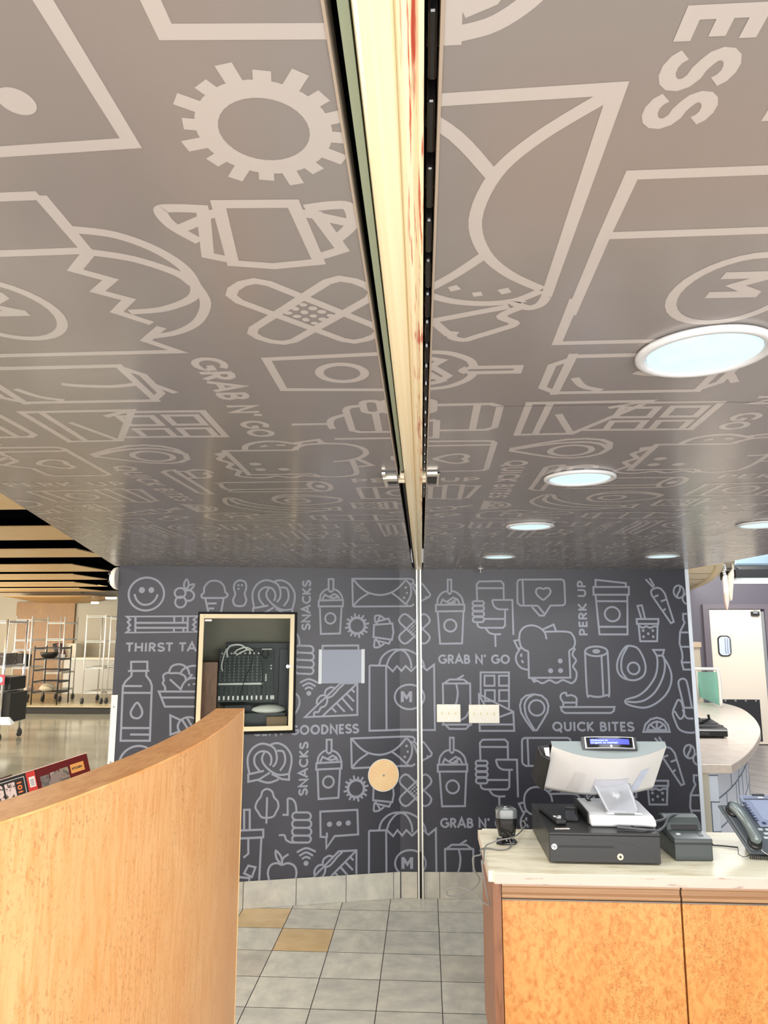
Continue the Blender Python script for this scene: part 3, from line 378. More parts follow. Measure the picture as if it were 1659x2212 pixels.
# ================================================================== floors
m = mat('grey_stone_tile', (.40,.395,.36), .30, noise=(7,(.56,.545,.47),.36,.66), bump=.15, nscale=(1,1.6,1)); M['tile'] = m
M['tile2'] = mat('grey_stone_tile_light', (.45,.44,.395), .30, noise=(8,(.61,.595,.51),.36,.66), bump=.15, nscale=(1.5,1,1))
M['tile3'] = mat('grey_stone_tile_brown', (.385,.365,.32), .30, noise=(6,(.56,.525,.44),.36,.66), bump=.15)
M['tiletan'] = mat('tan_stone_tile', (.50,.35,.165), .30, noise=(6,(.64,.47,.26),.36,.66), bump=.15)
mb = MB(); mb.mi = 0
mb.face([(-2.2,-.7,-.003),(3.1,-.7,-.003),(3.1,5.34,-.003),(-2.2,5.34,-.003)])
X0, Y0, TX, TY = -.893, 4.674, .3185, .3065
for i in range(-4, 13):
    for j in range(-18, 3):
        x0, y0 = X0+i*TX, Y0+j*TY; mi = random.choice((1,1,2,2,3))
        if (i, j) in ((0,-1), (-1,0)): mi = 4
        g = .0022
        mb.face([(x0+g,y0+g,0),(x0+TX-g,y0+g,0),(x0+TX-g,y0+TY-g,0),(x0+g,y0+TY-g,0)], mi)
cut(mb.bm, (0,5.34,0), (0,1,0)); cut(mb.bm, (-2.2,0,0), (-1,0,0)); cut(mb.bm, (3.1,0,0), (1,0,0)); cut(mb.bm, (0,-.7,0), (0,-1,0))
struct('floor', mb, [M['grout'], M['tile'], M['tile2'], M['tile3'], M['tiletan']])
mb = MB(); mb.face([(-22,-3,-.006),(-2.2,-3,-.006),(-2.2,22,-.006),(-22,22,-.006)]); mb.face([(-2.2,5.34,-.006),(1.2,5.34,-.006),(1.2,22,-.006),(-2.2,22,-.006)])
struct('floor_hall', mb, mat('polished_concrete', (.17,.165,.13), .13, spec=.5, noise=(.9,(.27,.26,.205),.35,.65), nscale=(.7,2,1)))
# wood-look plank floor of the room on the right
m = bpy.data.materials.new('grey_plank_floor'); m.use_nodes = True; n = m.node_tree.nodes; L = m.node_tree.links
t = n.new('ShaderNodeTexCoord'); br = n.new('ShaderNodeTexBrick'); mp = n.new('ShaderNodeMapping'); mp.inputs['Rotation'].default_value = (0,0,math.radians(62)); mp.inputs['Scale'].default_value = (.55,.55,.55)
br.inputs['Color1'].default_value = (.50,.45,.43,1); br.inputs['Color2'].default_value = (.40,.37,.36,1); br.inputs['Mortar'].default_value = (.22,.20,.20,1)
br.inputs['Scale'].default_value = 1.0; br.inputs['Mortar Size'].default_value = .006; br.inputs['Brick Width'].default_value = .9; br.inputs['Row Height'].default_value = .16
L.new(t.outputs['Object'], mp.inputs[0]); L.new(mp.outputs[0], br.inputs['Vector']); L.new(br.outputs[0], n['Principled BSDF'].inputs['Base Color']); n['Principled BSDF'].inputs['Roughness'].default_value = .3
mb = MB(); mb.face([(1.2,5.34,-.006),(12,5.34,-.006),(12,22,-.006),(1.2,22,-.006)]); mb.face([(3.1,-3,-.006),(12,-3,-.006),(12,5.34,-.006),(3.1,5.34,-.006)])
struct('floor_side', mb, m)
# stone tile baseboards
def base(name, fn, cuts):
    mb = MB(); mb.mi = 0; 
    q = [fn(cuts[0],0), fn(cuts[-1],0), fn(cuts[-1],0,.007), fn(cuts[0],0,.007)]; mb.hexa(q+[p+Vector((0,0,.166)) for p in q])
    for i in range(len(cuts)-1):
        mb.mi = random.choice((1,2,3)); a, b = cuts[i]+.002, cuts[i+1]-.002
        q = [fn(a,.001,.0071), fn(b,.001,.0071), fn(b,.001,.012), fn(a,.001,.012)]; mb.hexa(q+[p+Vector((0,0,.168)) for p in q])
    struct(name, mb, [M['grout'], M['tile'], M['tile2'], M['tile3']])
base('baseboard_left', wl, [-1.94,-1.73,-1.41,-1.055,-.71,-.375,-.05,-.002])
base('baseboard_right', wr, [.004,.118]); base('baseboard_far', wr, [.160,.268,.59,.91,1.23,1.55,1.87,2.064])
# ================================================================== the ceiling track of the rolling grille, and its wall channel
tr = thing('grille_track', 'long cream metal rolling-grille track set in the slot down the middle of the ceiling', 'track', (-.03, 2.4, H))
def rx(y): return -.047-.0058*(y-.39), .003-.0059*(y-.39)             # the two sides of the rail
def ext(mb, prof, y0, y1, fn):
    """run a profile (across 0..1, height) along the track"""
    a = [mb.v((fn(y0)[0]+(fn(y0)[1]-fn(y0)[0])*p[0], y0, H+p[1])) for p in prof]; b = [mb.v((fn(y1)[0]+(fn(y1)[1]-fn(y1)[0])*p[0], y1, H+p[1])) for p in prof]
    n = len(prof)
    for i in range(n): mb.bm.faces.new([a[i], a[(i+1)%n], b[(i+1)%n], b[i]]).material_index = mb.mi
    mb.bm.faces.new(a[::-1]).material_index = mb.mi; mb.bm.faces.new(b).material_index = mb.mi
YT0, YT1 = -.6, 5.20
railm = mat('cream_enamel', (.74,.66,.45), .26, noise=(1.2,(.72,.58,.35),.42,.66), nscale=(34,.35,1)); nn = railm.node_tree.nodes; LL = railm.node_tree.links
t = nn.new('ShaderNodeTexCoord'); sp = nn.new('ShaderNodeSeparateXYZ'); LL.new(t.outputs['Object'], sp.inputs[0])
mp = nn.new('ShaderNodeMapping'); mp.inputs['Scale'].default_value = (260, 9, 260); nz = nn.new('ShaderNodeTexNoise'); nz.inputs['Scale'].default_value = 1.0; nz.inputs['Detail'].default_value = 5
LL.new(t.outputs['Object'], mp.inputs[0]); LL.new(mp.outputs[0], nz.inputs['Vector'])
k = nn.new('ShaderNodeValToRGB'); k.color_ramp.elements[0].position = .54; k.color_ramp.elements[1].position = .62
mrr = nn.new('ShaderNodeMapRange'); mrr.inputs['From Min'].default_value = .012; mrr.inputs['From Max'].default_value = .020; LL.new(sp.outputs['X'], mrr.inputs['Value'])
mu = nn.new('ShaderNodeMath'); mu.operation = 'MULTIPLY'; LL.new(nz.outputs[0], k.inputs[0]); LL.new(k.outputs[0], mu.inputs[0]); LL.new(mrr.outputs[0], mu.inputs[1])
mx = nn.new('ShaderNodeMix'); mx.data_type = 'RGBA'; src = [l for l in LL if l.to_node.name == 'Principled BSDF' and l.to_socket.name == 'Base Color'][0].from_socket
LL.new(mu.outputs[0], mx.inputs[0]); LL.new(src, mx.inputs[6]); mx.inputs[7].default_value = (.42,.07,.04,1); LL.new(mx.outputs[2], nn['Principled BSDF'].inputs['Base Color'])
mb = MB(); prof = [(0,.05),(0,.004),(.03,-.001),(.10,-.004),(.26,-.007),(.42,-.007),(.54,-.004),(.585,.001),(.62,-.002),(.70,-.004),(.80,-.003),(.84,.001),(.88,.001),(.92,-.002),(1,-.002),(1,.05)]
ext(mb, prof, YT0, YT1, rx); obj('rail', mb, railm, tr)
mb = MB()      # the dark trough above the slot
ext(mb, [(0,.0305),(0,.16),(1,.16),(1,.0305),(.985,.0305),(.985,.15),(.015,.15),(.015,.0305)], YT0, YT1, lambda y: (slot(y)[0]-.012, slot(y)[1]+.012))
obj('trough', mb, M['softblack'], tr)
mb = MB()
pl = lambda y: (rx(y)[0]-.0095, rx(y)[0]-.0015)
ext(mb, [(0,.003),(0,.13),(1,.13),(1,.003)], YT0, 1.90, pl); obj('side_plate', mb, mat('olive_green_steel', (.22,.25,.17), .5), tr)
mb = MB(); ext(mb, [(0,.012),(0,.13),(1,.13),(1,.012)], 1.90, YT1-.02, pl); obj('side_plate', mb, M['softblack'], tr)
mb = MB(); ext(mb, [(0,-.0012),(0,.031),(1,.031),(1,-.0012)], YT0, 1.93, lambda y: (slot(y)[0]-.0012, slot(y)[0]+.0010)); 
ext(mb, [(0,-.0012),(0,.031),(1,.031),(1,-.0012)], YT0, YT1-.05, lambda y: (slot(y)[1]-.0016, slot(y)[1]+.0010)); obj('edge_trim', mb, mat('worn_metal_edge', (.40,.33,.26), .4, metal=.3), tr)
proto = None
for i in range(24):
    y = .30+i*.088
    if proto is None:
        mb = MB(); x = rx(y)[1]+.0065
        mb.prism([(y-.034,H+.012),(y+.030,H+.012),(y+.037,H+.03),(y+.030,H+.055),(y-.034,H+.055),(y-.040,H+.03)], x-.0035, x+.0035, 'x'); mb.tube([(x-.005,y,H+.022),(x+.005,y,H+.022)], .006, 10)
        proto = obj('grille_link', mb, M['blackgloss'], tr, bevel=.002); o = proto
    else:
        o = proto.copy(); COL.objects.link(o); o.parent = tr; o.location = (-.0060*.088*i, .088*i, 0)
# clips and the small latch plates half way along
for sgn, nm in ((-1,'clip'), (1,'clip')):
    mb = MB(); x = rx(2.06)[0] if sgn < 0 else rx(2.06)[1]
    mb.box(min(x, x+sgn*.022), max(x, x+sgn*.022), 2.02, 2.045, H-.001, H+.02); mb.box(min(x, x+sgn*.013), max(x, x+sgn*.013), 1.965, 2.0, H-.002, H+.03)
    obj(nm, mb, mat('cream_clip', (.75,.66,.48), .4), tr, bevel=.002)
for sgn in (-1, 1):
    x0 = slot(2)[0] if sgn < 0 else slot(2)[1]; lo, hi = (x0-.040, x0-.001) if sgn < 0 else (x0+.001, x0+.034)
    mb = MB(); mb.box(lo, hi, 1.885, 2.045, H-.0035, H-.001); mb.mi = 1
    if sgn < 0:
        mb.box(lo, lo+.009, 1.88, 2.06, H-.010, H-.0036); mb.box(lo, hi, 1.93, 1.965, H-.012, H-.0036); mb.mi = 2; mb.box(lo+.012, hi-.004, 1.984, 2.04, H-.0045, H-.0036)
    else:
        mb.box(lo, hi, 1.885, 1.915, H-.010, H-.0036); mb.box(hi-.005, hi, 1.885, 2.045, H-.009, H-.0036); mb.mi = 2; mb.box(lo+.001, hi-.006, 1.918, 2.04, H-.0048, H-.0036)
    obj('latch_plate', mb, [M['dgrey'], mat('latch_steel', (.62,.58,.50), .35, metal=.5), M['softblack']], tr)
gc = thing('grille_guide_channel', 'tall slim metal guide channel running down the seam of the graphic wall', 'channel', tuple(wr(.139, 0)))
def wbox(mb, u0, u1, a, b, z0, z1, fn=wr):
    q = [fn(u0,z0,a), fn(u1,z0,a), fn(u1,z0,b), fn(u0,z0,b)]; mb.hexa(q+[p+Vector((0,0,z1-z0)) for p in q])
m1 = mat('cream_channel', (.74,.72,.64), .3, metal=.35)
for u0, u1 in ((.1205,.1305), (.1475,.1575)):
    mb = MB(); wbox(mb, u0, u1, .001, .030, .002, 2.236); obj('flange', mb, m1, gc)
mb = MB(); wbox(mb, .1305, .1475, .001, .012, .30, 2.236); mb.mi = 1; wbox(mb, .1305, .1475, .001, .006, .002, .30); mb.mi = 0; wbox(mb, .1345, .1375, .012, .020, .30, 2.236)
obj('groove', mb, [mat('channel_groove', (.14,.15,.14), .4, metal=.4), M['softblack']], gc)
# ================================================================== downlights
def downlight(x, y):
    t = thing('recessed_downlight', '', 'ceiling light', (x, y, H), 'recessed downlights in the graphic ceiling')
    mb = MB(); mb.lathe([(.083,H-.001),(.083,H-.007),(.0865,H-.010),(.094,H-.0105),(.0985,H-.008),(.0990,H-.0035),(.0975,H-.001)], (x,y,0), 48)
    obj('trim_ring', mb, mat('downlight_trim', (.46,.47,.48), .3), t)
    mb = MB(); mb.lathe([(.082,H-.0012),(.082,H-.0065),(.06,H-.0072),(.02,H-.0075),(.0,H-.0075)], (x,y,0), 48)
    obj('lens', mb, M['lens'], t); return t
M['lens'] = mat('lit_frosted_lens', (.10,.13,.14), .35, emit=(.64,.90,.97), estr=.76, noise=(16,(.18,.19,.20),.35,.7))
LP = [(.426,1.06,'largest recessed downlight, nearest to the viewer on the right half of the ceiling'), (.434,1.985,'recessed downlight over the printed toothbrush, second in the row beside the track'), (.434,2.95,'recessed downlight third in the row beside the track'),
      (.437,4.25,'recessed downlight closest to the back wall in the row beside the track'), (1.392,4.27,'recessed downlight near the right end of the back wall'), (1.372,2.96,'recessed downlight cut by the right edge of the view')]
first = None
for x, y, lab in LP:
    if first is None: first = downlight(x, y); o = first
    else:
        o = first.copy(); COL.objects.link(o); o.location = (x, y, H)
        for ch in list(first.children):
            c = ch.copy(); COL.objects.link(c); c.parent = o
    o['label'] = lab
for x, y, lab in LP+[(1.372,1.6,'')]:
    l = bpy.data.lights.new('downlight_beam', 'SPOT'); l.energy = 13; l.spot_size = math.radians(164); l.spot_blend = .25; l.shadow_soft_size = .07; l.color = (.95,.985,1.0)
    o = bpy.data.objects.new('downlight_beam', l); COL.objects.link(o); o.location = (x, y, H-.03)
# sprinkler
sk = thing('fire_sprinkler', 'tiny white pendent fire sprinkler on the ceiling near the back wall', 'sprinkler', (.393, 5.12, H))
mb = MB(); mb.lathe([(.022,H-.001),(.022,H-.003),(.012,H-.006),(.006,H-.006),(.006,H-.012),(.004,H-.013)], (.393,5.12,0), 20); obj('escutcheon', mb, M['white'], sk)
mb = MB(); mb.tube([(.393,5.12,H-.012),(.393,5.12,H-.030)], .004, 8); mb.lathe([(.011,H-.030),(.011,H-.032),(.002,H-.033)], (.393,5.12,0), 16); obj('deflector', mb, M['chrome'], sk)
# ================================================================== things on the graphic wall
def wprism(mb, poly, a, b, fn): # poly in (u, v), from lift a to lift b
    A = [mb.v(fn(p[0],p[1],a)) for p in poly]; Bq = [mb.v(fn(p[0],p[1],b)) for p in poly]; n = len(poly)
    mb.bm.faces.new(A).material_index = mb.mi; mb.bm.faces.new(Bq[::-1]).material_index = mb.mi
    for i in range(n): mb.bm.faces.new([A[i],A[(i+1)%n],Bq[(i+1)%n],Bq[i]]).material_index = mb.mi
pq = thing('sign_holder', 'blank brushed aluminium sign holder on the wall above the printed sandwich', 'sign holder', tuple(wl(-.418, 1.43)))
mb = MB(); wbox(mb, -.556, -.280, .001, .007, 1.432, 1.664, wl); obj('panel', mb, mat('satin_blue_grey_panel', (.27,.30,.37), .5), pq)
for u0, u1 in ((-.583,-.556), (-.280,-.253)):
    mb = MB(); wprism(mb, [(u0,1.428),(u1,1.428),(u1,1.668),(u0,1.668)], .001, .012, wl); obj('end_rail', mb, mat('pale_aluminium', (.58,.62,.66), .4), pq, bevel=.006, bseg=3)
dc = thing('wooden_disc_cover', 'round pale wooden blanking disc screwed on the wall beside the channel', 'cover', tuple(wl(-.119, .804)))
mb = MB(); cu, cv = -.119, .804
ring = lambda r, n=40: [(cu+r*math.cos(2*math.pi*i/n), cv+r*math.sin(2*math.pi*i/n)) for i in range(n)]
wprism(mb, ring(.104), .001, .010, wl); obj('disc', mb, mat('tan_disc', (.80,.52,.27), .45, noise=(9,(.84,.62,.33),.35,.65)), dc, bevel=.003)
mb = MB()
for i in range(48):
    a, b = 2*math.pi*i/48, 2*math.pi*(i+1)/48
    q = [(cu+r*math.cos(t), cv+r*math.sin(t)) for t in (a,b) for r in (.1042,.1085)]
    mb.hexa([wl(*q[0],.001), wl(*q[1],.001), wl(*q[3],.001), wl(*q[2],.001), wl(*q[0],.011), wl(*q[1],.011), wl(*q[3],.011), wl(*q[2],.011)])
obj('rim', mb, M['white'], dc)
mb = MB(); wprism(mb, [(cu+.008*math.cos(t*.785), cv+.008*math.sin(t*.785)) for t in range(8)], .0101, .0135, wl); obj('screw', mb, M['chrome'], dc)
def switchplate(u0, u1, v0, v1, n, label):
    t = thing('switch_plate', label, 'switch plate', tuple(wr((u0+u1)/2, v0)), 'switch plates on the back wall')
    mb = MB(); wbox(mb, u0, u1, .001, .010, v0, v1); obj('plate', mb, M['ivory'], t, bevel=.004)
    for i in range(n):
        u = u0+(u1-u0)*(i+.5)/n*.86+(u1-u0)*.07
        mb = MB(); wbox(mb, u-.004, u+.004, .0101, .020, (v0+v1)/2-.008, (v0+v1)/2+.012); obj('toggle', mb, mat('toggle_ivory', (.80,.74,.48), .35), t, bevel=.002)
        for v in (v0+.022, v1-.022): mb = MB(); wprism(mb, [(u+.0035*math.cos(q*.785), v+.0035*math.sin(q*.785)) for q in range(8)], .0101, .0115, wr); obj('screw', mb, M['chrome'], t)
switchplate(.261, .429, 1.158, 1.281, 3, 'narrower ivory light-switch plate with three toggles on the back wall')
switchplate(.487, .703, 1.152, 1.279, 4, 'wider ivory light-switch plate with four toggles on the back wall')
# dome sensor on the end of the left wall
p = wl(UL-.004, 2.15, -.03); ds = thing('dome_sensor', 'small white dome sensor at the top left corner of the graphic wall', 'sensor', tuple(p))
ax = Matrix(((0,0,-1),(0,1,0),(1,0,0)))
mb = MB(); mb.lathe([(.078,.0),(.078,.012),(.072,.030),(.055,.047),(.03,.056),(0,.058)], p, 28, ax); obj('dome', mb, M['white'], ds)
for e_ in ((p.x-.052, p.x-.040, p.y-.062, p.y-.046, p.z+.02, p.z+.034), (p.x-.052, p.x-.040, p.y-.060, p.y-.050, p.z-.03, p.z-.02)): mb = MB(); mb.box(*e_); obj('eye', mb, M['black'], ds)
# ================================================================== glazed equipment cabinet let into the left wall
cb = thing('equipment_cabinet', 'glass-fronted equipment cabinet with cream frame let into the graphic wall', 'cabinet', tuple(wl((HU0+HU1)/2, HV0)))
W2 = .018; cream = mat('cream_frame', (.80,.68,.44), .4)
mb = MB()
a0, a1, b0, b1 = HU0-.006, HU1+.006, HV0-.008, HV1+.008
for (u0,u1,v0,v1) in ((a0,a0+W2,b0,b1),(a1-W2,a1,b0,b1),(a0+W2,a1-W2,b0,b0+W2),(a0+W2,a1-W2,b1-W2,b1)): wbox(mb, u0, u1, .001, .022, v0, v1, wl)
obj('surround', mb, mat('surround_black', (.004,.004,.004), .6, spec=.2), cb)
c0, c1, d0, d1, FW_ = a0+.012, a1-.018, b0+.022, b1-.014, .030
dr = MB()
for (u0,u1,v0,v1) in ((c0,c0+FW_,d0,d1),(c1-FW_,c1,d0,d1),(c0+FW_,c1-FW_,d0,d0+FW_),(c0+FW_,c1-FW_,d1-FW_,d1)): wbox(dr, u0, u1, .0225, .040, v0, v1, wl)
door = obj('door_frame', dr, cream, cb, bevel=.002)
gm = bpy.data.materials.new('clear_pane'); gm.use_nodes = True; n = gm.node_tree.nodes; L = gm.node_tree.links; n.remove(n['Principled BSDF'])
tb = n.new('ShaderNodeBsdfTransparent'); gl = n.new('ShaderNodeBsdfGlossy'); gl.inputs['Roughness'].default_value = .0; lw = n.new('ShaderNodeFresnel'); lw.inputs['IOR'].default_value = 1.06; ms = n.new('ShaderNodeMixShader')
tb.inputs['Color'].default_value = (.90,.93,.92,1)
L.new(lw.outputs[0], ms.inputs[0]); L.new(tb.outputs[0], ms.inputs[1]); L.new(gl.outputs[0], ms.inputs[2]); L.new(ms.outputs[0], n['Material Output'].inputs[0]); M['pane'] = gm
mb = MB(); wbox(mb, c0+FW_, c1-FW_, .028, .032, d0+FW_, d1-FW_, wl); obj('glass', mb, gm, door)
mb = MB(); q = wl(c1-FW_-.012, 1.553, .033); mb.cyl(q, q+NLt*.014, .011, 16); mb.cyl(q+NLt*.014, q+NLt*.016, .004, 8); mb.box(q.x+.006, q.x+.03, q.y-.012, q.y-.006, q.z-.006, q.z+.006); obj('lock', mb, M['chrome'], door)
mb = MB(); wbox(mb, c0+FW_+.004, c0+FW_+.05, .0325, .0335, d1-FW_-.020, d1-FW_-.006, wl); obj('sticker', mb, M['white'], door)
mb = MB(); D = .36; e = .012
wbox(mb, HU0+.001, HU1-.001, -D, -D+e, HV0+.001, HV1-.001, wl); obj('back_panel', mb, mat('beige_cabinet_back', (.26,.23,.17), .6), cb)
mb = MB(); wbox(mb, HU0+.001, HU0+e, -D+e, 0, HV0+.001, HV1-.001, wl); wbox(mb, HU1-e, HU1-.001, -D+e, 0, HV0+.001, HV1-.001, wl); wbox(mb, HU0+e, HU1-e, -D+e, 0, HV0+.001, HV0+e, wl); wbox(mb, HU0+e, HU1-e, -D+e, 0, HV1-e, HV1-.001, wl)
obj('carcass', mb, mat('cabinet_carcass_brown', (.20,.17,.13), .6), cb)
mb = MB(); wbox(mb, HU0+.016, HU0+.132, -.30, -.07, HV0+.014, 1.58, wl); obj('side_shelf', mb, M['brownwood'], cb)
# rack of dark equipment inside
rk = thing('equipment_rack', 'dark equipment rack standing inside the glazed wall cabinet', 'rack', tuple(wl(-1.0, HV0+.013)))
mb = MB(); wbox(mb, HU0+.18, HU1-.02, -.345, -.235, HV0+.014, 1.71, wl); obj('housing', mb, mat('rack_blue_black', (.008,.011,.015), .45), rk, bevel=.004)
mb = MB(); wbox(mb, -.845, -.79, -.234, -.19, HV0+.03, 1.66, wl); wbox(mb, -.79, -.775, -.234, -.14, HV0+.03, 1.69, wl); obj('upright', mb, mat('rack_upright', (.016,.020,.026), .45), rk)
mb = MB(); wbox(mb, -1.21, -.80, -.234, -.11, HV0+.02, 1.225, wl); obj('lower_unit', mb, mat('rack_unit', (.014,.016,.019), .4), rk)
# mixing desk, leaning in the rack
mx_t = thing('mixing_console', 'grey audio mixing console with white faders behind the cabinet glass', 'mixer', tuple(wl(-1.05, 1.27)))
TLT = math.radians(16)
def mxp(u, s, h): # u along, s up the face (0..1 -> .37 m), h out of the face
    return wl(-1.272+u, 1.308+s*math.cos(TLT)+h*math.sin(TLT)*1.0, -.085-s*math.sin(TLT)+h*math.cos(TLT))
def mbox(mb, u0, u1, s0, s1, h0, h1): mb.hexa([mxp(u0,s0,h0),mxp(u1,s0,h0),mxp(u1,s1,h0),mxp(u0,s1,h0),mxp(u0,s0,h1),mxp(u1,s0,h1),mxp(u1,s1,h1),mxp(u0,s1,h1)])
MWd, MHt = .385, .375
mb = MB(); mbox(mb, 0, MWd, 0, MHt, -.03, 0); mbox(mb, .02, MWd-.02, .0, .02, -.13, -.0301); obj('body', mb, mat('console_face', (.045,.052,.055), .4, noise=(60,(.085,.092,.092),.5,.62), nscale=(1,1,2)), mx_t, bevel=.003)
mb = MB(); mbox(mb, .004, .31, .118, .130, .0005, .002); obj('write_on_strip', mb, M['white'], mx_t)
mb = MB()
for i in range(12): u = .014+i*.0318; mbox(mb, u-.0025, u+.0025, .03, .108, .0005, .0012)
obj('fader_slots', mb, M['softblack'], mx_t)
p0 = None
for i in range(13):
    u = .014+i*.0318 if i < 10 else (.014+10.3*.0318, .014+11.2*.0318, .014+11.65*.0318)[i-10]
    if p0 is None: mb = MB(); mbox(mb, u-.006, u+.006, .012, .040, .0012, .012); p0 = obj('fader', mb, mat('white_fader', (.85,.85,.82), .4), mx_t, bevel=.002); u00 = u
    else: o = p0.copy(); COL.objects.link(o); o.parent = mx_t; o.location = DLt*(u-u00)
p0 = None
kn = mat('console_knob', (.20,.21,.22), .4)
for j in range(9):
    for i in range(10):
        u, s = .014+i*.0318, .15+j*.0205
        if p0 is None: mb = MB(); mb.tube([mxp(u,s,.0005), mxp(u,s,.009)], .0055, 8); p0 = obj('knob', mb, kn, mx_t); b0_ = mxp(u,s,0)
        else: o = p0.copy(); COL.objects.link(o); o.parent = mx_t; o.location = mxp(u,s,0)-b0_
mb = MB()
for s in (.142,.152,.162,.172,.184): mbox(mb, .325, .337, s, s+.006, .0005, .004)
mbox(mb, .362,.371,.225,.234,.0005,.006); mbox(mb, .362,.371,.246,.255,.0005,.006)
for i in range(9): mbox(mb, .016+i*.0318, .028+i*.0318, .335, .345, .0005, .004)
mbox(mb, .30,.37,.366,.373,.0005,.003)
obj('button_group', mb, M['white'], mx_t)
for lab, pts, r, mt in (('upper white cable of the bundle above the mixing console knobs', [(.10,.335,.010),(.13,.36,.03),(.19,.375,.035),(.235,.355,.02)], .005, M['white']),
        ('lower white cable of the bundle above the mixing console knobs', [(.12,.325,.010),(.16,.345,.025),(.205,.36,.03),(.22,.335,.012)], .005, M['white']),
        ('black cable loop at the top right corner of the mixing console', [(.31,.36,.01),(.30,.32,.02),(.325,.30,.022),(.345,.325,.02),(.338,.362,.01)], .004, M['softblack']),
        ('white cable bundle plugged in along the top of the mixing console', [(.06,.31,.012),(.055,.35,.03),(.08,.385,.045),(.15,.39,.045),(.20,.36,.02)], .006, M['white']),
        ('thin white cable hanging down the left side of the mixing console', [(.05,.37,.02),(.035,.32,.03),(.022,.25,.025),(.03,.21,.02)], .005, M['white']),
        ('black cable looping down across the faders of the mixing console', [(.225,.37,.02),(.235,.28,.018),(.19,.17,.016),(.155,.04,.014)], .003, M['softblack']),
        ('black cable hanging straight down the right of the mixing console', [(.285,.36,.02),(.30,.26,.016),(.305,.15,.014),(.30,.05,.013)], .003, M['softblack'])):
    mb = MB(); P = [mxp(*q) for q in pts]
    Q = []
    for i in range(len(P)-1):
        a, b, c, d = P[max(0,i-1)], P[i], P[i+1], P[min(len(P)-1,i+2)]
        for k in range(6): t = k/6; Q.append(.5*((2*b)+(c-a)*t+(2*a-5*b+4*c-d)*t*t+(3*b-a-3*c+d)*t**3))
    Q.append(P[-1])
    mb.tube(Q, r, 8); o = obj('audio_cable', mb, mt, loc=tuple(P[0])); tag(o, lab, 'cable', 'audio cables in the wall cabinet')
mb = MB(); c = wl(-.915, 1.2265, -.165)
mb.lathe([(.03,.0),(.09,.003),(.122,.016),(.11,.034),(.06,.050),(0,.056)], c, 28); o = obj('white_cloth', mb, mat('white_fabric', (.80,.79,.74), .8), loc=tuple(c)); tag(o, 'white rounded cloth bundle lying at the bottom of the glazed cabinet', 'cloth')
mb = MB(); wbox(mb, -.93, -.79, -.10, -.05, HV0+.0135, 1.205, wl); o = obj('cardboard_carton', mb, mat('brown_card', (.30,.20,.12), .8), loc=tuple(wl(-.86,HV0+.013,-.03))); tag(o, 'small brown carton in the lower right corner of the glazed cabinet', 'box')
# ================================================================== curved wooden partition in the left foreground
ZP = 1.55
FR = [(-.70,.55),(-.655,.78),(-.622,.93),(-.6,1.026),(-.579,1.118),(-.561,1.235),(-.547,1.373),(-.5385,1.55),(-.5405,1.76),(-.562,2.05),(-.614,2.453)]
def offs(P, d):
    out = []
    for i in range(len(P)):
        a = Vector(P[max(0,i-1)]); b = Vector(P[min(len(P)-1,i+1)]); t = (b-a).normalized(); nrm = Vector((-t.y, t.x)); out.append(tuple(Vector(P[i])+nrm*d))
    return out
FR = smooth(FR, False); BK = offs(FR, .094)
pt = thing('curved_partition', 'tall curved maple partition with thick wooden cap filling the left foreground', 'partition', (-.6, 1.4, 0))
mb = MB()
def wallseg(F, Bq, z0, z1):
    n = len(F); f0 = [mb.v((*p,z0)) for p in F]; f1 = [mb.v((*p,z1)) for p in F]; b0 = [mb.v((*p,z0)) for p in Bq]; b1 = [mb.v((*p,z1)) for p in Bq]
    for i in range(n-1):
        for q in ((f0[i],f0[i+1],f1[i+1],f1[i]), (b0[i],b1[i],b1[i+1],b0[i+1]), (f1[i],f1[i+1],b1[i+1],b1[i])): mb.bm.faces.new(q).smooth = False
    mb.bm.faces.new((f0[0],f1[0],b1[0],b0[0])); mb.bm.faces.new((f0[-1],b0[-1],b1[-1],f1[-1]))
    for i in range(n-1): mb.bm.faces.new((f0[i],b0[i],b0[i+1],f0[i+1]))
F2, B2 = offs(FR, .003), offs(FR, .091)
wallseg(F2, B2, 0, ZP-.004); o = obj('panel', mb, M['partition'], pt)
mb = MB(); wallseg(FR, BK, ZP-.004, ZP); obj('cap', mb, M['cap'], pt)
mb = MB(); wallseg(offs(FR[-2:],.0)[:], offs(FR[-2:],.09), .001, ZP-.0045) if False else None
e0 = Vector(FR[-1]); d_ = (Vector(FR[-1])-Vector(FR[-2])).normalized(); nn_ = Vector((-d_.y, d_.x))
q = [e0+nn_*.001, e0+nn_*.094, e0+nn_*.094+d_*.003, e0+nn_*.001+d_*.003]; mb.hexa([(*p,.001) for p in q]+[(*p,ZP-.0045) for p in q]); obj('edge_band', mb, M['lightwood'], pt)
# the low shelf behind it, which carries the cartons
sh = thing('low_shelf', 'low wooden shelf hidden behind the curved partition under the printed carton', 'shelf', (-1.12, 2.0, 0))
mb = MB(); mb.box(-1.55,-.80,1.42,2.62,1.02,1.05); obj('shelf_board', mb, M['brownwood'], sh)
for x in (-1.52,-.86):
    for y in (1.45,2.56): mb = MB(); mb.box(x,x+.03,y,y+.03,0,1.02); obj('leg', mb, M['brownwood'], sh)
def atline(px, py, x): return atx(px, py, x)
red = mat('red_print', (.62,.045,.035), .4); shaded_red = mat('shaded_red_print', (.105,.004,.004), .6, spec=.2)
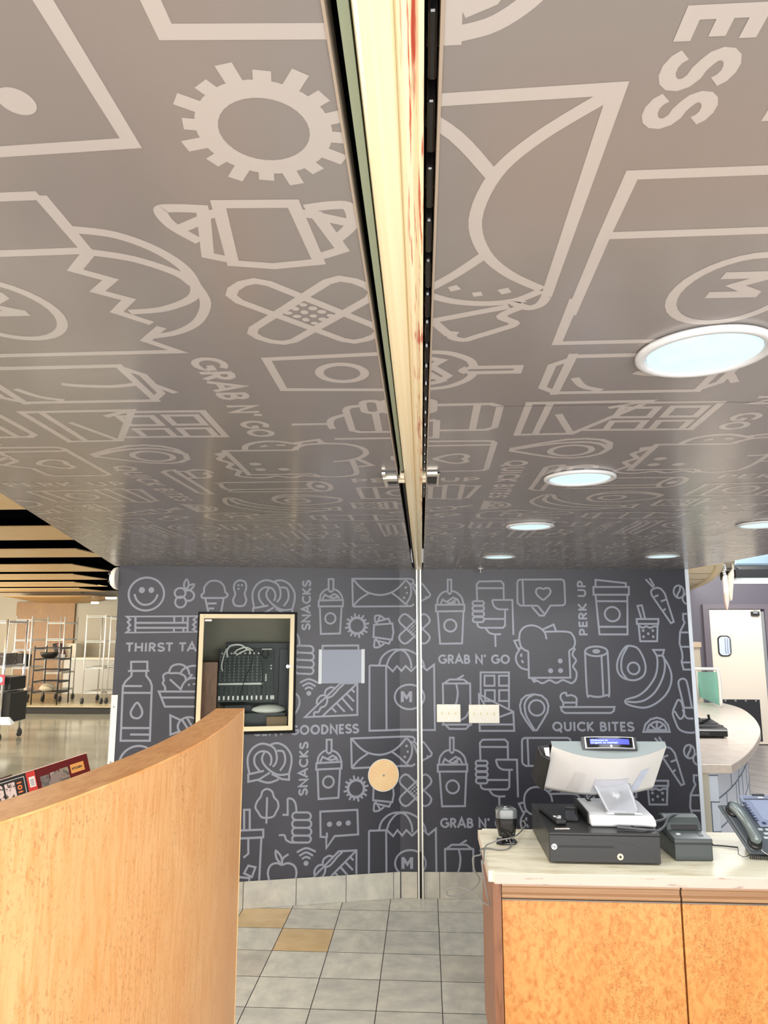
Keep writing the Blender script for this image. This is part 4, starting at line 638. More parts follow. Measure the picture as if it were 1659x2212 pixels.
# printed carton: two folded panels, standing tilted on the shelf; left panel black and red, right panel red, its shade put into a darker colour
bx = thing('printed_carton', 'tilted red and black printed carton with number 101 and orange badge behind the curved partition', 'carton', tuple(aty(75,1720,2.15)))
BO = aty(75, 1663, 2.15); RL = Matrix.Rotation(math.radians(-17), 3, 'Y')
bL = RL @ Vector((-math.cos(math.radians(6)), math.sin(math.radians(6)), 0)); bR = RL @ Vector((math.cos(math.radians(22)), math.sin(math.radians(22)), 0)); bD = RL @ Vector((0, 0, -1))
nL = bL.cross(bD).normalized(); nL = nL if nL.y < 0 else -nL
nR = bR.cross(bD).normalized(); nR = nR if nR.y < 0 else -nR
def lp(a, d, h): return BO + bL*a + bD*d + nL*h
def rp_(a, d, h): return BO + bR*a + bD*d + nR*h
def pan(mb, fn, a0, a1, d0, d1, h0, h1): mb.hexa([fn(a0,d0,h0),fn(a1,d0,h0),fn(a1,d1,h0),fn(a0,d1,h0),fn(a0,d0,h1),fn(a1,d0,h1),fn(a1,d1,h1),fn(a0,d1,h1)])
mb = MB(); pan(mb, lp, 0, .26, 0, .27, -.006, 0); lf = obj('left_panel', mb, M['softblack'], bx)
mb = MB(); pan(mb, rp_, .001, .145, 0, .27, -.006, 0); rf = obj('right_panel', mb, shaded_red, bx)
mb = MB(); pan(mb, lp, 0, .262, -.002, -.0001, -.007, .001); pan(mb, rp_, .001, .146, -.002, -.0001, -.007, .001); obj('card_edge', mb, mat('card_edge', (.72,.58,.50), .7), bx)
mb = MB(); pan(mb, lp, .001, .031, .001, .26, .0002, .0010); obj('red_band', mb, red, lf)
mb = MB(); pan(mb, lp, .004, .024, .016, .046, .0011, .0018); obj('white_label', mb, M['white'], lf)
mb = MB()
for k_ in range(4): pan(mb, lp, .008, .020, .024+.005*k_, .0255+.005*k_, .0019, .0022)
obj('label_print', mb, M['dgrey'], lf)
mb = MB(); pan(mb, lp, .0385, .0400, .008, .26, .0002, .0008); pan(mb, lp, .0401, .26, .008, .0095, .0002, .0008); obj('white_border', mb, M['white'], lf)
mb = MB(); text_mb(mb, '101 US', .024, lambda x, y: lp(.064-y*.85, .016+x*1.1, .0010), .0008); obj('numerals', mb, mat('orange_red_numerals', (.85,.24,.07), .4), lf)
for k_ in range(3):
    a0 = .072+.040*k_; mb = MB(); pan(mb, lp, a0, a0+.034, .016, .075, .0002, .0008); obj('photo_tile', mb, mat('printed_sketch', (.78,.66,.62), .4, noise=(90,(.05,.04,.03),.52,.58)), lf)
mb = MB(); pan(mb, rp_, .094, .132, .018, .044, .0003, .0010); bad = obj('badge', mb, mat('orange_badge', (.62,.29,.035), .4), rf)
mb = MB(); text_mb(mb, 'KITCHEN', .0085, lambda x, y: rp_(.098+x*.78, .034-y, .0014), .0004); obj('badge_lettering', mb, M['softblack'], bad)
for k_, c in enumerate(((.10,.07,.05),(.26,.21,.19),(.26,.24,.15))):
    mb = MB(); pan(mb, rp_, .010+.027*k_, .034+.027*k_, .024-.002*k_, .085, .0003, .0009); obj('photo_tile', mb, mat('printed_photo', c, .35, noise=(70,(c[0]*.15,c[1]*.15,c[2]*.15),.42,.58)), rf)
mb = MB(); mb.face([rp_(.058+.030*math.cos(t*math.pi/14), .066-.040*math.sin(t*math.pi/14), .0013) for t in range(15)]); obj('printed_hat', mb, mat('printed_hat', (.20,.16,.13), .5, noise=(26,(.012,.012,.012),.47,.52)), rf)
a = aty(24,1673,2.3); mb = MB(); mb.hexa([(a.x-.30,2.3,a.z-.14),(a.x-.02,2.3,a.z-.05),(a.x-.02,2.306,a.z-.05),(a.x-.30,2.306,a.z-.14),(a.x-.30,2.3,a.z-.10),(a.x,2.3,a.z),(a.x,2.306,a.z),(a.x-.30,2.306,a.z-.10)])
obj('open_flap', mb, mat('brown_flap', (.14,.085,.06), .7), bx)
c = atz(196,1664,1.36); mb = MB(); mb.lathe([(.04,0),(.075,.02),(.085,.06),(.07,.10),(.04,.125),(0,.135)], (c.x,c.y+.10,1.2), 24); mb.box(c.x-.06,c.x+.06,c.y+.03,c.y+.17,1.051,1.2)
o = obj('black_holdall', mb, M['softblack'], loc=(c.x,c.y+.10,1.051)); tag(o, 'top of a rounded black bag just showing over the partition cap', 'bag')
# ================================================================== counter on the right
ZC = .873
CX0, CX1, CY0, CY1 = .236, 1.95, 2.995, 3.618
ct = thing('service_counter', 'cashier counter with burl wood doors under a pale stone-look worktop', 'counter', (1.1, 3.3, 0))
topm = mat('travertine_laminate', (.86,.80,.62), .30, noise=(4.5,(.62,.52,.33),.50,.72), nscale=(1,4.5,4.5))
edgm = mat('travertine_edge', (.60,.50,.42), .45, noise=(16,(.26,.16,.12),.60,.72), nscale=(.6,2,4))
mb = MB(); mb.box(CX0, CX1, CY0, CY1, ZC-.042, ZC); mb.bm.faces.ensure_lookup_table()
for f in mb.bm.faces:
    f.normal_update(); f.material_index = 0 if f.normal.z > .5 else 1
ve = [e for e in mb.bm.edges if abs((e.verts[0].co-e.verts[1].co).z) > .03 and e.verts[0].co.x < 1]
bmesh.ops.bevel(mb.bm, geom=ve, offset=.022, segments=5, affect='EDGES')
obj('worktop', mb, [topm, edgm], ct, bevel=.003)
mb = MB(); mb.box(CX0+.018, CX0+.05, CY0+.035, CY1-.02, .10, ZC-.0425); obj('end_panel', mb, M['brownwood'], ct)
mb = MB(); mb.box(CX0+.05, CX1-.01, CY0+.075, CY1-.02, .10, ZC-.0425); obj('carcass', mb, M['softblack'], ct)
mb = MB(); mb.box(CX0+.03, CX1-.01, CY0+.10, CY1-.03, 0, .0995); obj('toe_kick', mb, M['brownwood'], ct)
DX = atx
xm = .983
pull = mat('grooved_wood_pull', (.46,.27,.14), .35, noise=(3,(.36,.20,.10),.4,.6), nscale=(.3,1,30))
for i, (x0, x1) in enumerate(((CX0+.054, xm-.004), (xm+.003, CX1-.02))):
    z1 = ZC-.050; dz = -.002*i
    mb = MB(); mb.box(x0, x1, CY0+.048, CY0+.072, .11, z1-.066); d = obj('door', mb, M['burl'], ct, bevel=.0015)
    mb = MB(); Y = CY0+.048
    prof = [(Y+.024,z1),(Y-.002,z1),(Y-.004,z1-.012),(Y+.004,z1-.020),(Y+.004,z1-.036),(Y-.003,z1-.044),(Y-.003,z1-.052),(Y+.001,z1-.058),(Y+.024,z1-.060)]
    mb.prism(prof, x0, x1, 'x'); pl_ = obj('edge_pull', mb, pull, d)
    mb = MB(); mb.box(x0, x1, Y-.001, Y+.02, z1-.0655, z1-.0605); obj('metal_strip', mb, mat('dull_metal_strip', (.22,.18,.15), .35, metal=.5), pl_)
# ------------------------------------------------------------------ barcode scanner and its cable
sc = thing('barcode_scanner', 'glossy black barcode scanner standing at the left end of the worktop', 'scanner', (.347, 3.395, ZC))
mb = MB(); mb.prism([(.302,3.365),(.325,3.350),(.385,3.362),(.396,3.385),(.392,3.43),(.31,3.44)], ZC+.0005, ZC+.008); mb.lathe([(.030,ZC+.008),(.024,ZC+.014),(.016,ZC+.022),(.014,ZC+.032)], (.350,3.405,0), 20); obj('foot', mb, M['blackgloss'], sc, bevel=.002)
mb = MB()
def scn(u, v):
    a = 2*math.pi*u; t = v; wdt = (.036+.012*math.sin(min(1,t*1.5)*1.57)-.012*max(0,t-.86)/.14); dep = .026+.010*math.sin(t*2.4)
    k = 1 if t < .93 else max(0,1-((t-.93)/.07)**2)**.5
    c_, s_ = math.cos(a), math.sin(a); e_ = .55
    return (.352+wdt*k*math.copysign(abs(c_)**e_,c_), 3.405+.006*t+dep*k*math.copysign(abs(s_)**e_,s_), ZC+.028+t*.125)
mb.grid(scn, 36, 22); obj('head', mb, M['blackgloss'], sc)
mb = MB(); 
def scc(u, v):
    p = Vector(scn(.53+u*.44, .62+v*.36)); c_ = Vector((.352, 3.408, ZC+.085)); return c_+(p-c_)*1.018
mb.grid(scc, 18, 8); obj('top_cover', mb, mat('smoked_silver', (.10,.11,.11), .18), sc)
for x in (.330, .378): mb = MB(); mb.tube([(x,3.374,ZC+.045),(x,3.370,ZC+.045)], .004, 10); obj('button', mb, M['black'], sc)
def spline(P, k=8):
    P = [Vector(p) for p in P]; Q = []
    for i in range(len(P)-1):
        a, b, c, d = P[max(0,i-1)], P[i], P[i+1], P[min(len(P)-1,i+2)]
        for j in range(k): t = j/k; Q.append(.5*((2*b)+(c-a)*t+(2*a-5*b+4*c-d)*t*t+(3*b-a-3*c+d)*t**3))
    return Q+[P[-1]]
gcab = mat('grey_cable', (.20,.20,.19), .5)
S6 = lambda x, y: (900+x*.18083, 1560+y*.18083)
def C6(x, y, z=None, Y=None): return atz(*S6(x,y), z) if z is not None else aty(*S6(x,y), Y)
zt_ = ZC+.004
P = [C6(1108,1395,zt_+.012), C6(1130,1470,zt_), C6(1085,1515,zt_), C6(980,1525,zt_), C6(850,1505,zt_), C6(765,1520,zt_), (.222,3.20,zt_+.002), C6(680,1610,Y=3.16), C6(675,1700,Y=3.16), C6(700,1790,Y=3.17), C6(752,1880,Y=3.18), C6(690,1970,Y=3.2), C6(560,2040,Y=3.2), C6(440,2078,Y=3.19), C6(365,2060,Y=3.18), C6(370,2000,Y=3.17), C6(470,1970,Y=3.16), C6(580,1990,Y=3.14), C6(690,2055,Y=3.12), C6(800,2150,Y=3.1), C6(865,2178,Y=3.08), C6(840,2060,Y=3.06), C6(800,1850,Y=3.04), C6(778,1660,Y=3.03), (.2225,3.085,zt_+.003), C6(820,1490,zt_+.006), C6(900,1440,zt_+.018), C6(1000,1405,zt_+.03), C6(1150,1375,zt_+.03), C6(1240,1310,zt_+.02), C6(1300,1230,zt_+.012), C6(1275,1180,zt_+.006), C6(1248,1200,zt_), C6(1250,1265,zt_)]
mb = MB(); mb.tube(spline(P,6), .0032, 8); o = obj('scanner_cable', mb, gcab, loc=tuple(P[0])); tag(o, 'thin grey scanner cable looping down over the left end of the worktop', 'cable')
# ------------------------------------------------------------------ cash drawer
def rot_box(c, s, M_): pass
cdw = thing('cash_drawer', 'wide black metal cash drawer under the silver till on the worktop', 'cash drawer', (.715, 3.34, ZC))
XL, XR, YF, YB, ZD = .493, .938, 3.115, 3.60, .994
mb = MB(); mb.box(XL+.001, XR-.001, YF+.006, YB, ZC+.006, ZD-.004); mb.box(XL, XR, YF-.002, YB, ZD-.008, ZD); obj('housing', mb, mat('black_powdercoat', (.012,.013,.013), .34, noise=(300,(.019,.020,.020),.45,.6)), cdw, bevel=.002)
for x in (XL+.03, XR-.03):
    for y in (YF+.04, YB-.04): mb = MB(); mb.cyl((x,y,ZC+.0005),(x,y,ZC+.0055),.012,12); obj('foot', mb, M['softblack'], cdw)
mb = MB(); mb.box(XL+.002, XR-.002, YF, YF+.0055, ZC+.008, ZD-.011); fr = obj('drawer_front', mb, mat('black_front', (.012,.012,.013), .42), cdw, bevel=.001)
mb = MB(); mb.box(.531, .752, YF-.0009, YF-.0001, .9355, .9445); mb.mi = 1; mb.box(.531, .752, YF-.0015, YF-.0001, .9345, .9356); obj('media_slot', mb, [M['softblack'], M['dgrey']], fr)
def disc_y(mb, cx, cz, r, y0, y1, n=24): mb.prism([(cx+r*math.cos(2*math.pi*i/n), cz+r*math.sin(2*math.pi*i/n)) for i in range(n)], y0, y1, 'y')
mb = MB(); disc_y(mb, .513, .939, .0115, YF-.0012, YF-.0001); bd = obj('maker_badge', mb, mat('badge_white', (.72,.73,.74), .35), fr)
mb = MB(); text_mb(mb, 'hp', .019, lambda x, y: (.5035+x*.9+y*.25, YF-.0015, .9345+y), .0002); obj('badge_lettering', mb, M['dgrey'], bd)
mb = MB(); disc_y(mb, .775, .905, .013, YF-.004, YF-.0001); lk = obj('lock', mb, mat('brass_lock', (.66,.55,.42), .28, metal=.8), fr, bevel=.001)
mb = MB(); disc_y(mb, .775, .905, .0055, YF-.0052, YF-.0041); mb.mi = 1; mb.box(.7742,.7758,YF-.0056,YF-.0053,.901,.909); obj('keyhole', mb, [M['dgrey'], M['softblack']], lk)
mb = MB(); P = [(.62+.30*math.sin(t/14*1.5), YF-.0006, .968-.08*(t/14)**2.2) for t in range(15)]; mb.tube(P, .0008, 5); mb.box(.795,.7958,YF-.0008,YF-.0001,.883,.905); obj('styling_line', mb, M['dgrey'], fr)
# ------------------------------------------------------------------ till (all-in-one point of sale), seen from behind
ps = thing('point_of_sale_terminal', 'silver point-of-sale terminal seen from behind, standing on the cash drawer', 'till', (.815, 3.40, ZD))
mb = MB()
prof = [(3.205,ZD+.0005),(3.195,ZD+.012),(3.205,ZD+.030),(3.235,ZD+.040),(3.44,ZD+.052),(3.50,ZD+.050),(3.52,ZD+.0005)]
mb.prism(prof, .684, .952, 'x'); obj('base', mb, mat('white_silver_base', (.70,.72,.74), .3), ps, bevel=.012, bseg=4)
mb = MB(); mb.box(.678,.6835,3.24,3.52,ZD+.0005,ZD+.05); obj('base_side', mb, M['black'], ps, bevel=.001)
mb = MB(); mb.box(.76,.905,3.238,3.262,ZD+.042,ZD+.049); hg = obj('foot_hinge', mb, M['silver'], ps, bevel=.002)
mb = MB(); mb.box(.79,.875,3.2365,3.2375,ZD+.0425,ZD+.0485); obj('label_strip', mb, mat('green_grey_strip', (.10,.13,.12), .4), hg)
# stand: a tapering plate leaning back
mb = MB()
def stand(u, v):
    z = 1.040+v*.105; y = 3.252+v*.085+.010*math.sin(v*3.1); hw0, hw1 = .066, .084; hw = hw0+(hw1-hw0)*v
    cx = .831-.014*v*(v)+(-.014)*v
    return (cx+(u*2-1)*hw, y, z)
mb.grid(stand, 10, 12)
r_ = bmesh.ops.solidify(mb.bm, geom=mb.bm.faces[:], thickness=.012); stm = mat('satin_silver', (.60,.62,.66), .26, metal=.25); st = obj('stand', mb, stm, ps)
mb = MB(); 
def onst(x, y, lift=.0014): u, v = x, y; p = Vector(stand(u, v)); return (p.x, p.y-lift, p.z)
n_ = 28
for rr_ in ((.155,.125),):
    pts = [onst(.5+.145*math.cos(2*math.pi*i/n_), .58+.155*math.sin(2*math.pi*i/n_)) for i in range(n_)]; mb.face(pts)
lg = obj('maker_logo', mb, mat('logo_grey', (.40,.42,.45), .3, metal=.3), st)
mb = MB(); text_mb(mb, 'hp', 1.0, lambda x, y: onst(.405+x*.165+y*.05, .505+y*.21, .0024), .01); obj('logo_lettering', mb, M['white'], lg)
# monitor
YAWM = math.radians(2.0)
def mon(s, t, d):
    """s -1..1 across, t 0..1 from bottom to top edge, d metres out of the back"""
    hw = .2455
    y = 3.445-.185*t; z = 1.112+.212*t; n_ = Vector((0, -.753, -.658))
    p = Vector((.771+.013*t+s*hw, y+s*math.sin(YAWM)*hw, z)) + n_*d; return p
def bulge(s, t): return .016+.066*(1-abs(s)**2.2)*(.55+.45*t)+.012*math.sin(math.pi*t)*(1-s*s)
mb = MB()
NS, NT = 28, 12
G = [[mb.v(mon(-1+2*i/NS, j/NT, bulge(-1+2*i/NS, j/NT))) for j in range(NT+1)] for i in range(NS+1)]
for i in range(NS):
    for j in range(NT): mb.bm.faces.new((G[i][j],G[i+1][j],G[i+1][j+1],G[i][j+1])).smooth = True
Tp = [mb.v(mon(-1+2*i/NS, 1, .002)) for i in range(NS+1)]; Bt = [mb.v(mon(-1+2*i/NS, 0, .002)) for i in range(NS+1)]
for i in range(NS): mb.bm.faces.new((Bt[i],Bt[i+1],G[i+1][0],G[i][0]))
shellm = mat('silver_shell', (.66,.65,.64), .30, spec=.6)
sh_ = obj('rear_shell', mb, shellm, ps)
mb = MB(); mb.grid(lambda u, v: mon(-1+2*u, 1.0, -.010+(bulge(-1+2*u, 1.0)+.0095)*v), NS, 2); obj('top_plate', mb, mat('grey_green_top', (.27,.31,.31), .3), sh_)
mb = MB(); P = [mon(-1.01,0,-.012), mon(1.01,0,-.012), mon(1.01,0.992,-.012), mon(-1.01,0.992,-.012)]; Q = [mon(-1.01,0,.0015), mon(1.01,0,.0015), mon(1.01,0.992,.0015), mon(-1.01,0.992,.0015)]; mb.hexa(P+Q); obj('screen_panel', mb, M['black'], ps, bevel=.003)
mb = MB()
def onsh(s, t, l=.0012): return mon(s, t, bulge(s,t)+l)
mb.grid(lambda u, v: onsh(-.20+.60*u, .10+.40*v), 14, 5); obj('mount_cover', mb, mat('lilac_silver', (.56,.57,.63), .3), sh_)
mb = MB(); mb.grid(lambda u, v: onsh(-.56+.20*u+(-.05)*(1-v), .10+.50*v), 6, 6); o = obj('left_flap', mb, mat('flap_silver', (.60,.59,.58), .35), sh_)
mb = MB(); mb.grid(lambda u, v: onsh(.60+.16*u+(-.10)*(1-v), .08+.56*v), 6, 6); o = obj('right_flap', mb, mat('flap_lilac', (.55,.60,.72), .35), sh_)
for k_ in range(7):
    mb = MB() if k_ == 0 else mb; mb.grid(lambda u, v: onsh(.605+.145*u-.012*k_*.6, .60-.036*k_+.004*v, .0022), 3, 1)
obj('vent_lines', mb, mat('vent_grey', (.42,.47,.58), .4), o)
mb = MB(); mb.grid(lambda u, v: onsh(.42+.12*u, .035+.10*v), 3, 2); obj('regulatory_label', mb, M['white'], sh_)
# card reader on the left side of the screen
mb = MB(); c0_ = mon(-1.02,.20,0)
P = [mon(-1.19,.20,.040), mon(-1.03,.06,.052), mon(-1.02,.82,.052), mon(-1.17,.88,.040), mon(-1.24,.20,-.010), mon(-1.012,.10,-.012), mon(-1.012,.92,-.012), mon(-1.22,.90,-.010)]
mb.hexa([P[0],P[1],P[2],P[3],P[4],P[5],P[6],P[7]]); cr = obj('card_reader', mb, M['black'], ps, bevel=.004)
mb = MB(); a = [mon(-1.10,.865,.036), mon(-1.03,.845,.038), mon(-1.03,.915,.008), mon(-1.12,.900,.006)]; up = Vector((0,-.10,.16)).normalized()*.004; mb.hexa([p for p in a]+[p+up for p in a]); obj('reader_slot', mb, M['silver'], cr)
# customer display on the top edge
mb = MB(); DC = Vector((.783, 3.235, 1.322)); DT = math.radians(24)
def dsp(x, h, d): # x across, h up the display face, d out of the face
    b_ = .010*(1-(x/.112)**2)
    return DC + Vector((x, h*math.sin(DT)-(d+b_)*math.cos(DT), h*math.cos(DT)+(d+b_)*math.sin(DT)))
def dgrid(mb, x0, x1, h0, h1, d, n=12, shr=0.0):
    mb.grid(lambda u, v: dsp((x0+(x1-x0)*u)*(1-shr*(1-v)), h0+(h1-h0)*v, d), n, 1)
mb = MB(); nb = 14
def ringd(x): return [dsp(x,-.022,.0), dsp(x*.985,-.026,-.012), dsp(x,.030,-.022), dsp(x,.032,.0)]
R_ = [[mb.v(p) for p in ringd(-.116+.232*i/nb)] for i in range(nb+1)]
for i in range(nb):
    for k_ in range(4): mb.bm.faces.new((R_[i][k_],R_[i+1][k_],R_[i+1][(k_+1)%4],R_[i][(k_+1)%4]))
mb.bm.faces.new(R_[0]); mb.bm.faces.new(R_[-1][::-1]); cdp = obj('customer_display', mb, M['dgrey'], ps)
mb = MB(); dgrid(mb, -.098, .098, -.014, .028, .0012, shr=.05); obj('display_window', mb, M['blackgloss'], cdp)
mb = MB(); dgrid(mb, -.104, -.0985, -.016, .030, .0015, 1); dgrid(mb, .0985, .104, -.016, .030, .0015, 1); dgrid(mb, -.104, .104, .0285, .031, .0015); dgrid(mb, -.104,.104,-.0175,-.0152,.0015); obj('bezel', mb, M['silver'], cdp)
mb = MB(); dgrid(mb, -.083, .083, -.001, .0215, .0022); ld = obj('lit_panel', mb, mat('blue_backlight', (.02,.03,.3), .3, emit=(.075,.09,.80), estr=1.0), cdp)
ltm = mat('pale_blue_characters', (.3,.4,.8), .3, emit=(.42,.55,1.0), estr=1.0)
mb = MB(); text_mb(mb, 'Welcome to', .0125, lambda x, y: dsp(-.080+x*1.12, .0118+y*.9, .0028), .0002); text_mb(mb, 'Organic at market!', .0125, lambda x, y: dsp(-.080+x*1.18, .0018+y*.9, .0028), .0002); obj('display_lettering', mb, ltm, ld)
mb = MB(); mb.face([dsp(.004+.0052*math.cos(2*math.pi*i/20), -.0085+.0052*math.sin(2*math.pi*i/20), .0022) for i in range(20)]); obj('maker_dot', mb, mat('dot_silver', (.6,.68,.68), .3), cdp)
# cables behind the stand
for P, mt, lab in (([(.700,3.45,1.125),(.704,3.44,1.085),(.716,3.43,1.055),(.735,3.44,1.046)], M['softblack'], 'short black and white lead hanging under the left of the till screen'),
                   ([(.735,3.46,1.05),(.752,3.41,1.078),(.79,3.40,1.080),(.83,3.42,1.060)], M['softblack'], 'black cable arching over the back of the till base beside the stand')):
    mb = MB(); mb.tube(spline(P), .004, 8); o = obj('till_cable', mb, mt, loc=P[0]); tag(o, lab, 'cable', 'cables at the till')
# remote and small black tray on the drawer
a = Vector((.527,3.475,0)); b = Vector((.566,3.222,0)); d_ = (b-a).normalized(); s_ = Vector((-d_.y, d_.x, 0))*-1
rm = thing('remote_control', 'slim black remote control lying on the left of the cash drawer', 'remote', (.547, 3.35, ZD))
def rml(l, wq, h): p = a+d_*l+s_*wq; return Vector((p.x,p.y,ZD+h))
mb = MB(); hw = .022; ln = (b-a).length
def rbx(mb, l0, l1, w0, w1, h0, h1): mb.hexa([rml(l0,w0,h0),rml(l1,w0,h0),rml(l1,w1,h0),rml(l0,w1,h0),rml(l0,w0,h1),rml(l1,w0,h1),rml(l1,w1,h1),rml(l0,w1,h1)])
rbx(mb, 0, ln, -hw, hw, .001, .020); obj('body', mb, M['black'], rm, bevel=.006, bseg=3)
p0 = None
for r_i in range(7):
    for c_i in range(3):
        if p0 is None: mb = MB(); rbx(mb, .03, .040, -.014, -.006, .0201, .0225); p0 = obj('key', mb, M['dgrey'], rm)
        else: o = p0.copy(); COL.objects.link(o); o.parent = rm; q = d_*(.021*r_i)+s_*(.0105*c_i); o.location = q
mb = MB(); rbx(mb, .19, .202, -.016, -.004, .0201, .0235); rbx(mb, .19, .202, .004, .016, .0201, .0235); rbx(mb, .212,.224,-.008,.008,.0201,.0235); obj('key', mb, M['silver'], rm)
td = thing('card_tray', 'small black plastic tray between the remote and the till base', 'tray', (.635, 3.35, ZD))
Mt = Matrix.Translation((.633,3.37,ZD)) @ Matrix.Rotation(math.radians(-10),4,'Z')
mb = MB(Mt); mb.box(-.028,.028,-.09,.09,.001,.012); obj('shell', mb, M['blackgloss'], td, bevel=.002)
mb = MB(Mt); mb.box(-.028,-.023,-.09,.09,.0121,.020); mb.box(.023,.028,-.09,.09,.0121,.020); mb.box(-.023,.023,.085,.09,.0121,.022); obj('rim', mb, M['black'], td, bevel=.001)
mb = MB(); c = atz(1208,1790,ZD+.0005); 
for k_ in range(5): x = c.x-.02+.012*k_; mb.prism([(x,c.y-.008+.004*(k_%2)),(x+.013,c.y-.012),(x+.016,c.y+.004),(x+.004,c.y+.010)], ZD+.0004+.0002*k_, ZD+.0008+.0002*k_)
o = obj('torn_label', mb, mat('paper_scrap', (.80,.74,.72), .7), loc=(c.x,c.y,ZD)); tag(o, 'torn white label remains on the front left of the drawer top', 'label')
# ------------------------------------------------------------------ receipt printer
rp = thing('receipt_printer', 'dark grey receipt printer standing to the right of the cash drawer', 'printer', (1.095, 3.28, ZC))
Mp = Matrix.Translation((1.091,3.18,ZC)) @ Matrix.Rotation(math.radians(1.5),4,'Z')
mb = MB(Mp); mb.prism([(-.0,.001),(-.0,.068),(.200,.080),(.200,.001)], -.077, .077, 'x'); obj('body', mb, M['slate'], rp, bevel=.005)
mb = MB(Mp); mb.prism([(-.002,.0685),(-.002,.086),(.090,.098),(.090,.0735)], -.078, .078, 'x'); tp = obj('front_cover', mb, mat('slate_cover', (.062,.074,.073), .3), rp, bevel=.004)
mb = MB(Mp); prof = [(.091,.0745),(.091,.104),(.105,.122),(.130,.139),(.160,.146),(.195,.142),(.200,.082)]; mb.prism(prof, -.075, .075, 'x'); obj('lid', mb, mat('slate_lid', (.058,.070,.068), .3), rp, bevel=.006)
mb = MB(Mp); mb.hexa([(-.055,.0895,.0985),(.055,.0895,.0985),(.055,.098,.116),(-.055,.098,.116),(-.055,.087,.100),(.055,.087,.100),(.055,.096,.118),(-.055,.096,.118)]); obj('paper_slot', mb, M['softblack'], rp)
mb = MB(Mp); mb.lathe([(.010,.0),(.010,.003),(.008,.0045)], (-.045,.045,.0915), 20); obj('feed_button', mb, mat('pale_button', (.55,.60,.58), .35), tp)
mb = MB(Mp); mb.hexa([(.036,.030,.0905),(.054,.030,.0905),(.054,.056,.0945),(.036,.056,.0945),(.036,.030,.0915),(.054,.030,.0915),(.054,.056,.0955),(.036,.056,.0955)]); obj('badge', mb, M['black'], tp)
mb = MB(Mp); mb.box(-.0785,.0785,-.003,.0,.066,.0705); obj('seam_band', mb, M['black'], rp)
SS = lambda x, y: (1300+x*.2164, 1560+y*.2164)
pc = mat('charcoal_cable', (.075,.078,.085), .45)
for q, lab in (([(150,1045,3.17),(300,1060,3.16),(450,1085,3.15),(560,1085,3.18),(630,1030,3.24),(660,960,3.28),(710,925,3.32),(800,930,3.36),(870,940,3.40)], 'thick charcoal printer cable looping from drawer top over the receipt printer'),
               ([(290,1045,3.20),(400,1010,3.22),(520,992,3.24),(620,970,3.28),(680,930,3.33),(740,918,3.38)], 'second charcoal printer cable running behind the receipt printer')):
    P = [aty(*SS(x,y), Y) for x, y, Y in q]
    P = [Vector((p.x, p.y, max(p.z, ZD+.006 if p.x < XR+.004 else ZC+.01))) for p in P]
    mb = MB(); mb.tube(spline(P), .0055, 8); o = obj('printer_cable', mb, pc, loc=tuple(P[0])); tag(o, lab, 'cable', 'cables of the receipt printer')
mb = MB(); P = [(1.17,3.36,ZC+.006),(1.22,3.39,ZC+.005),(1.28,3.385,ZC+.005),(1.34,3.36,ZC+.006)]; mb.tube(spline(P), .003, 8); o = obj('power_cable', mb, M['softblack'], loc=P[0]); tag(o, 'thin black cable on the worktop between printer and telephone', 'cable')
# ------------------------------------------------------------------ desk telephone
ph = thing('desk_telephone', 'blue grey office desk telephone at the right end of the worktop', 'telephone', (1.43, 3.36, ZC))
def phm(u, v, h):
    """u to the right, v up the sloping face, h out of the face"""
    b_ = Vector((1.338,3.235,ZC+.018)); sl = math.radians(48)
    return b_ + Vector((u-.30*v*0, v*math.cos(sl)-h*math.sin(sl), v*math.sin(sl)+h*math.cos(sl)))
def pbox(mb, u0, u1, v0, v1, h0, h1, k0=0.0, k1=0.0): # sheared by k to lean left going up
    f = lambda u, v, h: phm(u+(k0+(k1-k0)*0)*v, v, h)
    mb.hexa([f(u0,v0,h0),f(u1,v0,h0),f(u1,v1,h0),f(u0,v1,h0),f(u0,v0,h1),f(u1,v0,h1),f(u1,v1,h1),f(u0,v1,h1)])
blue = mat('blue_grey_plastic', (.20,.235,.33), .32, spec=.6); SH = -.30
dk = mat('dark_steel_plastic', (.085,.10,.115), .32)
mb = MB(); pbox(mb, 0, .30, 0, .215, -.014, 0, SH); obj('base_plate', mb, dk, ph, bevel=.006, bseg=3)
mb = MB(); q = [(1.39,3.26,ZC+.0005),(1.61,3.26,ZC+.0005),(1.57,3.36,ZC+.0005),(1.37,3.36,ZC+.0005)]; t_ = [phm(.05,.006,-.0145),phm(.28,.006,-.0145),phm(.28+SH*.15,.15,-.0145),phm(.06+SH*.15,.15,-.0145)]; mb.hexa(q+t_); obj('foot_stand', mb, M['black'], ph)
mb = MB(); pbox(mb, .112, .30, .112, .256, .0005, .012, SH); dpn = obj('display_panel', mb, blue, ph, bevel=.006, bseg=3)
mb = MB(); pbox(mb, .142, .30, .140, .230, .0121, .0135, SH); obj('screen', mb, mat('lcd_blue_grey', (.26,.30,.42), .25), dpn)
mb = MB(); pbox(mb, .120, .30, .2335, .2355, .0122, .0142, SH); obj('trim_line', mb, M['black'], dpn)
mb = MB(); pbox(mb, .168, .22, .250, .258, .0122, .0165, SH); obj('indicator', mb, M['dgrey'], dpn)
mb = MB()
for i in range(5): pbox(mb, .186+.005*i, .189+.005*i, .240, .240+(.004,.007,.004,.007,.004)[i], .0122, .0140, SH)
obj('maker_mark', mb, M['white'], dpn)
p0 = None
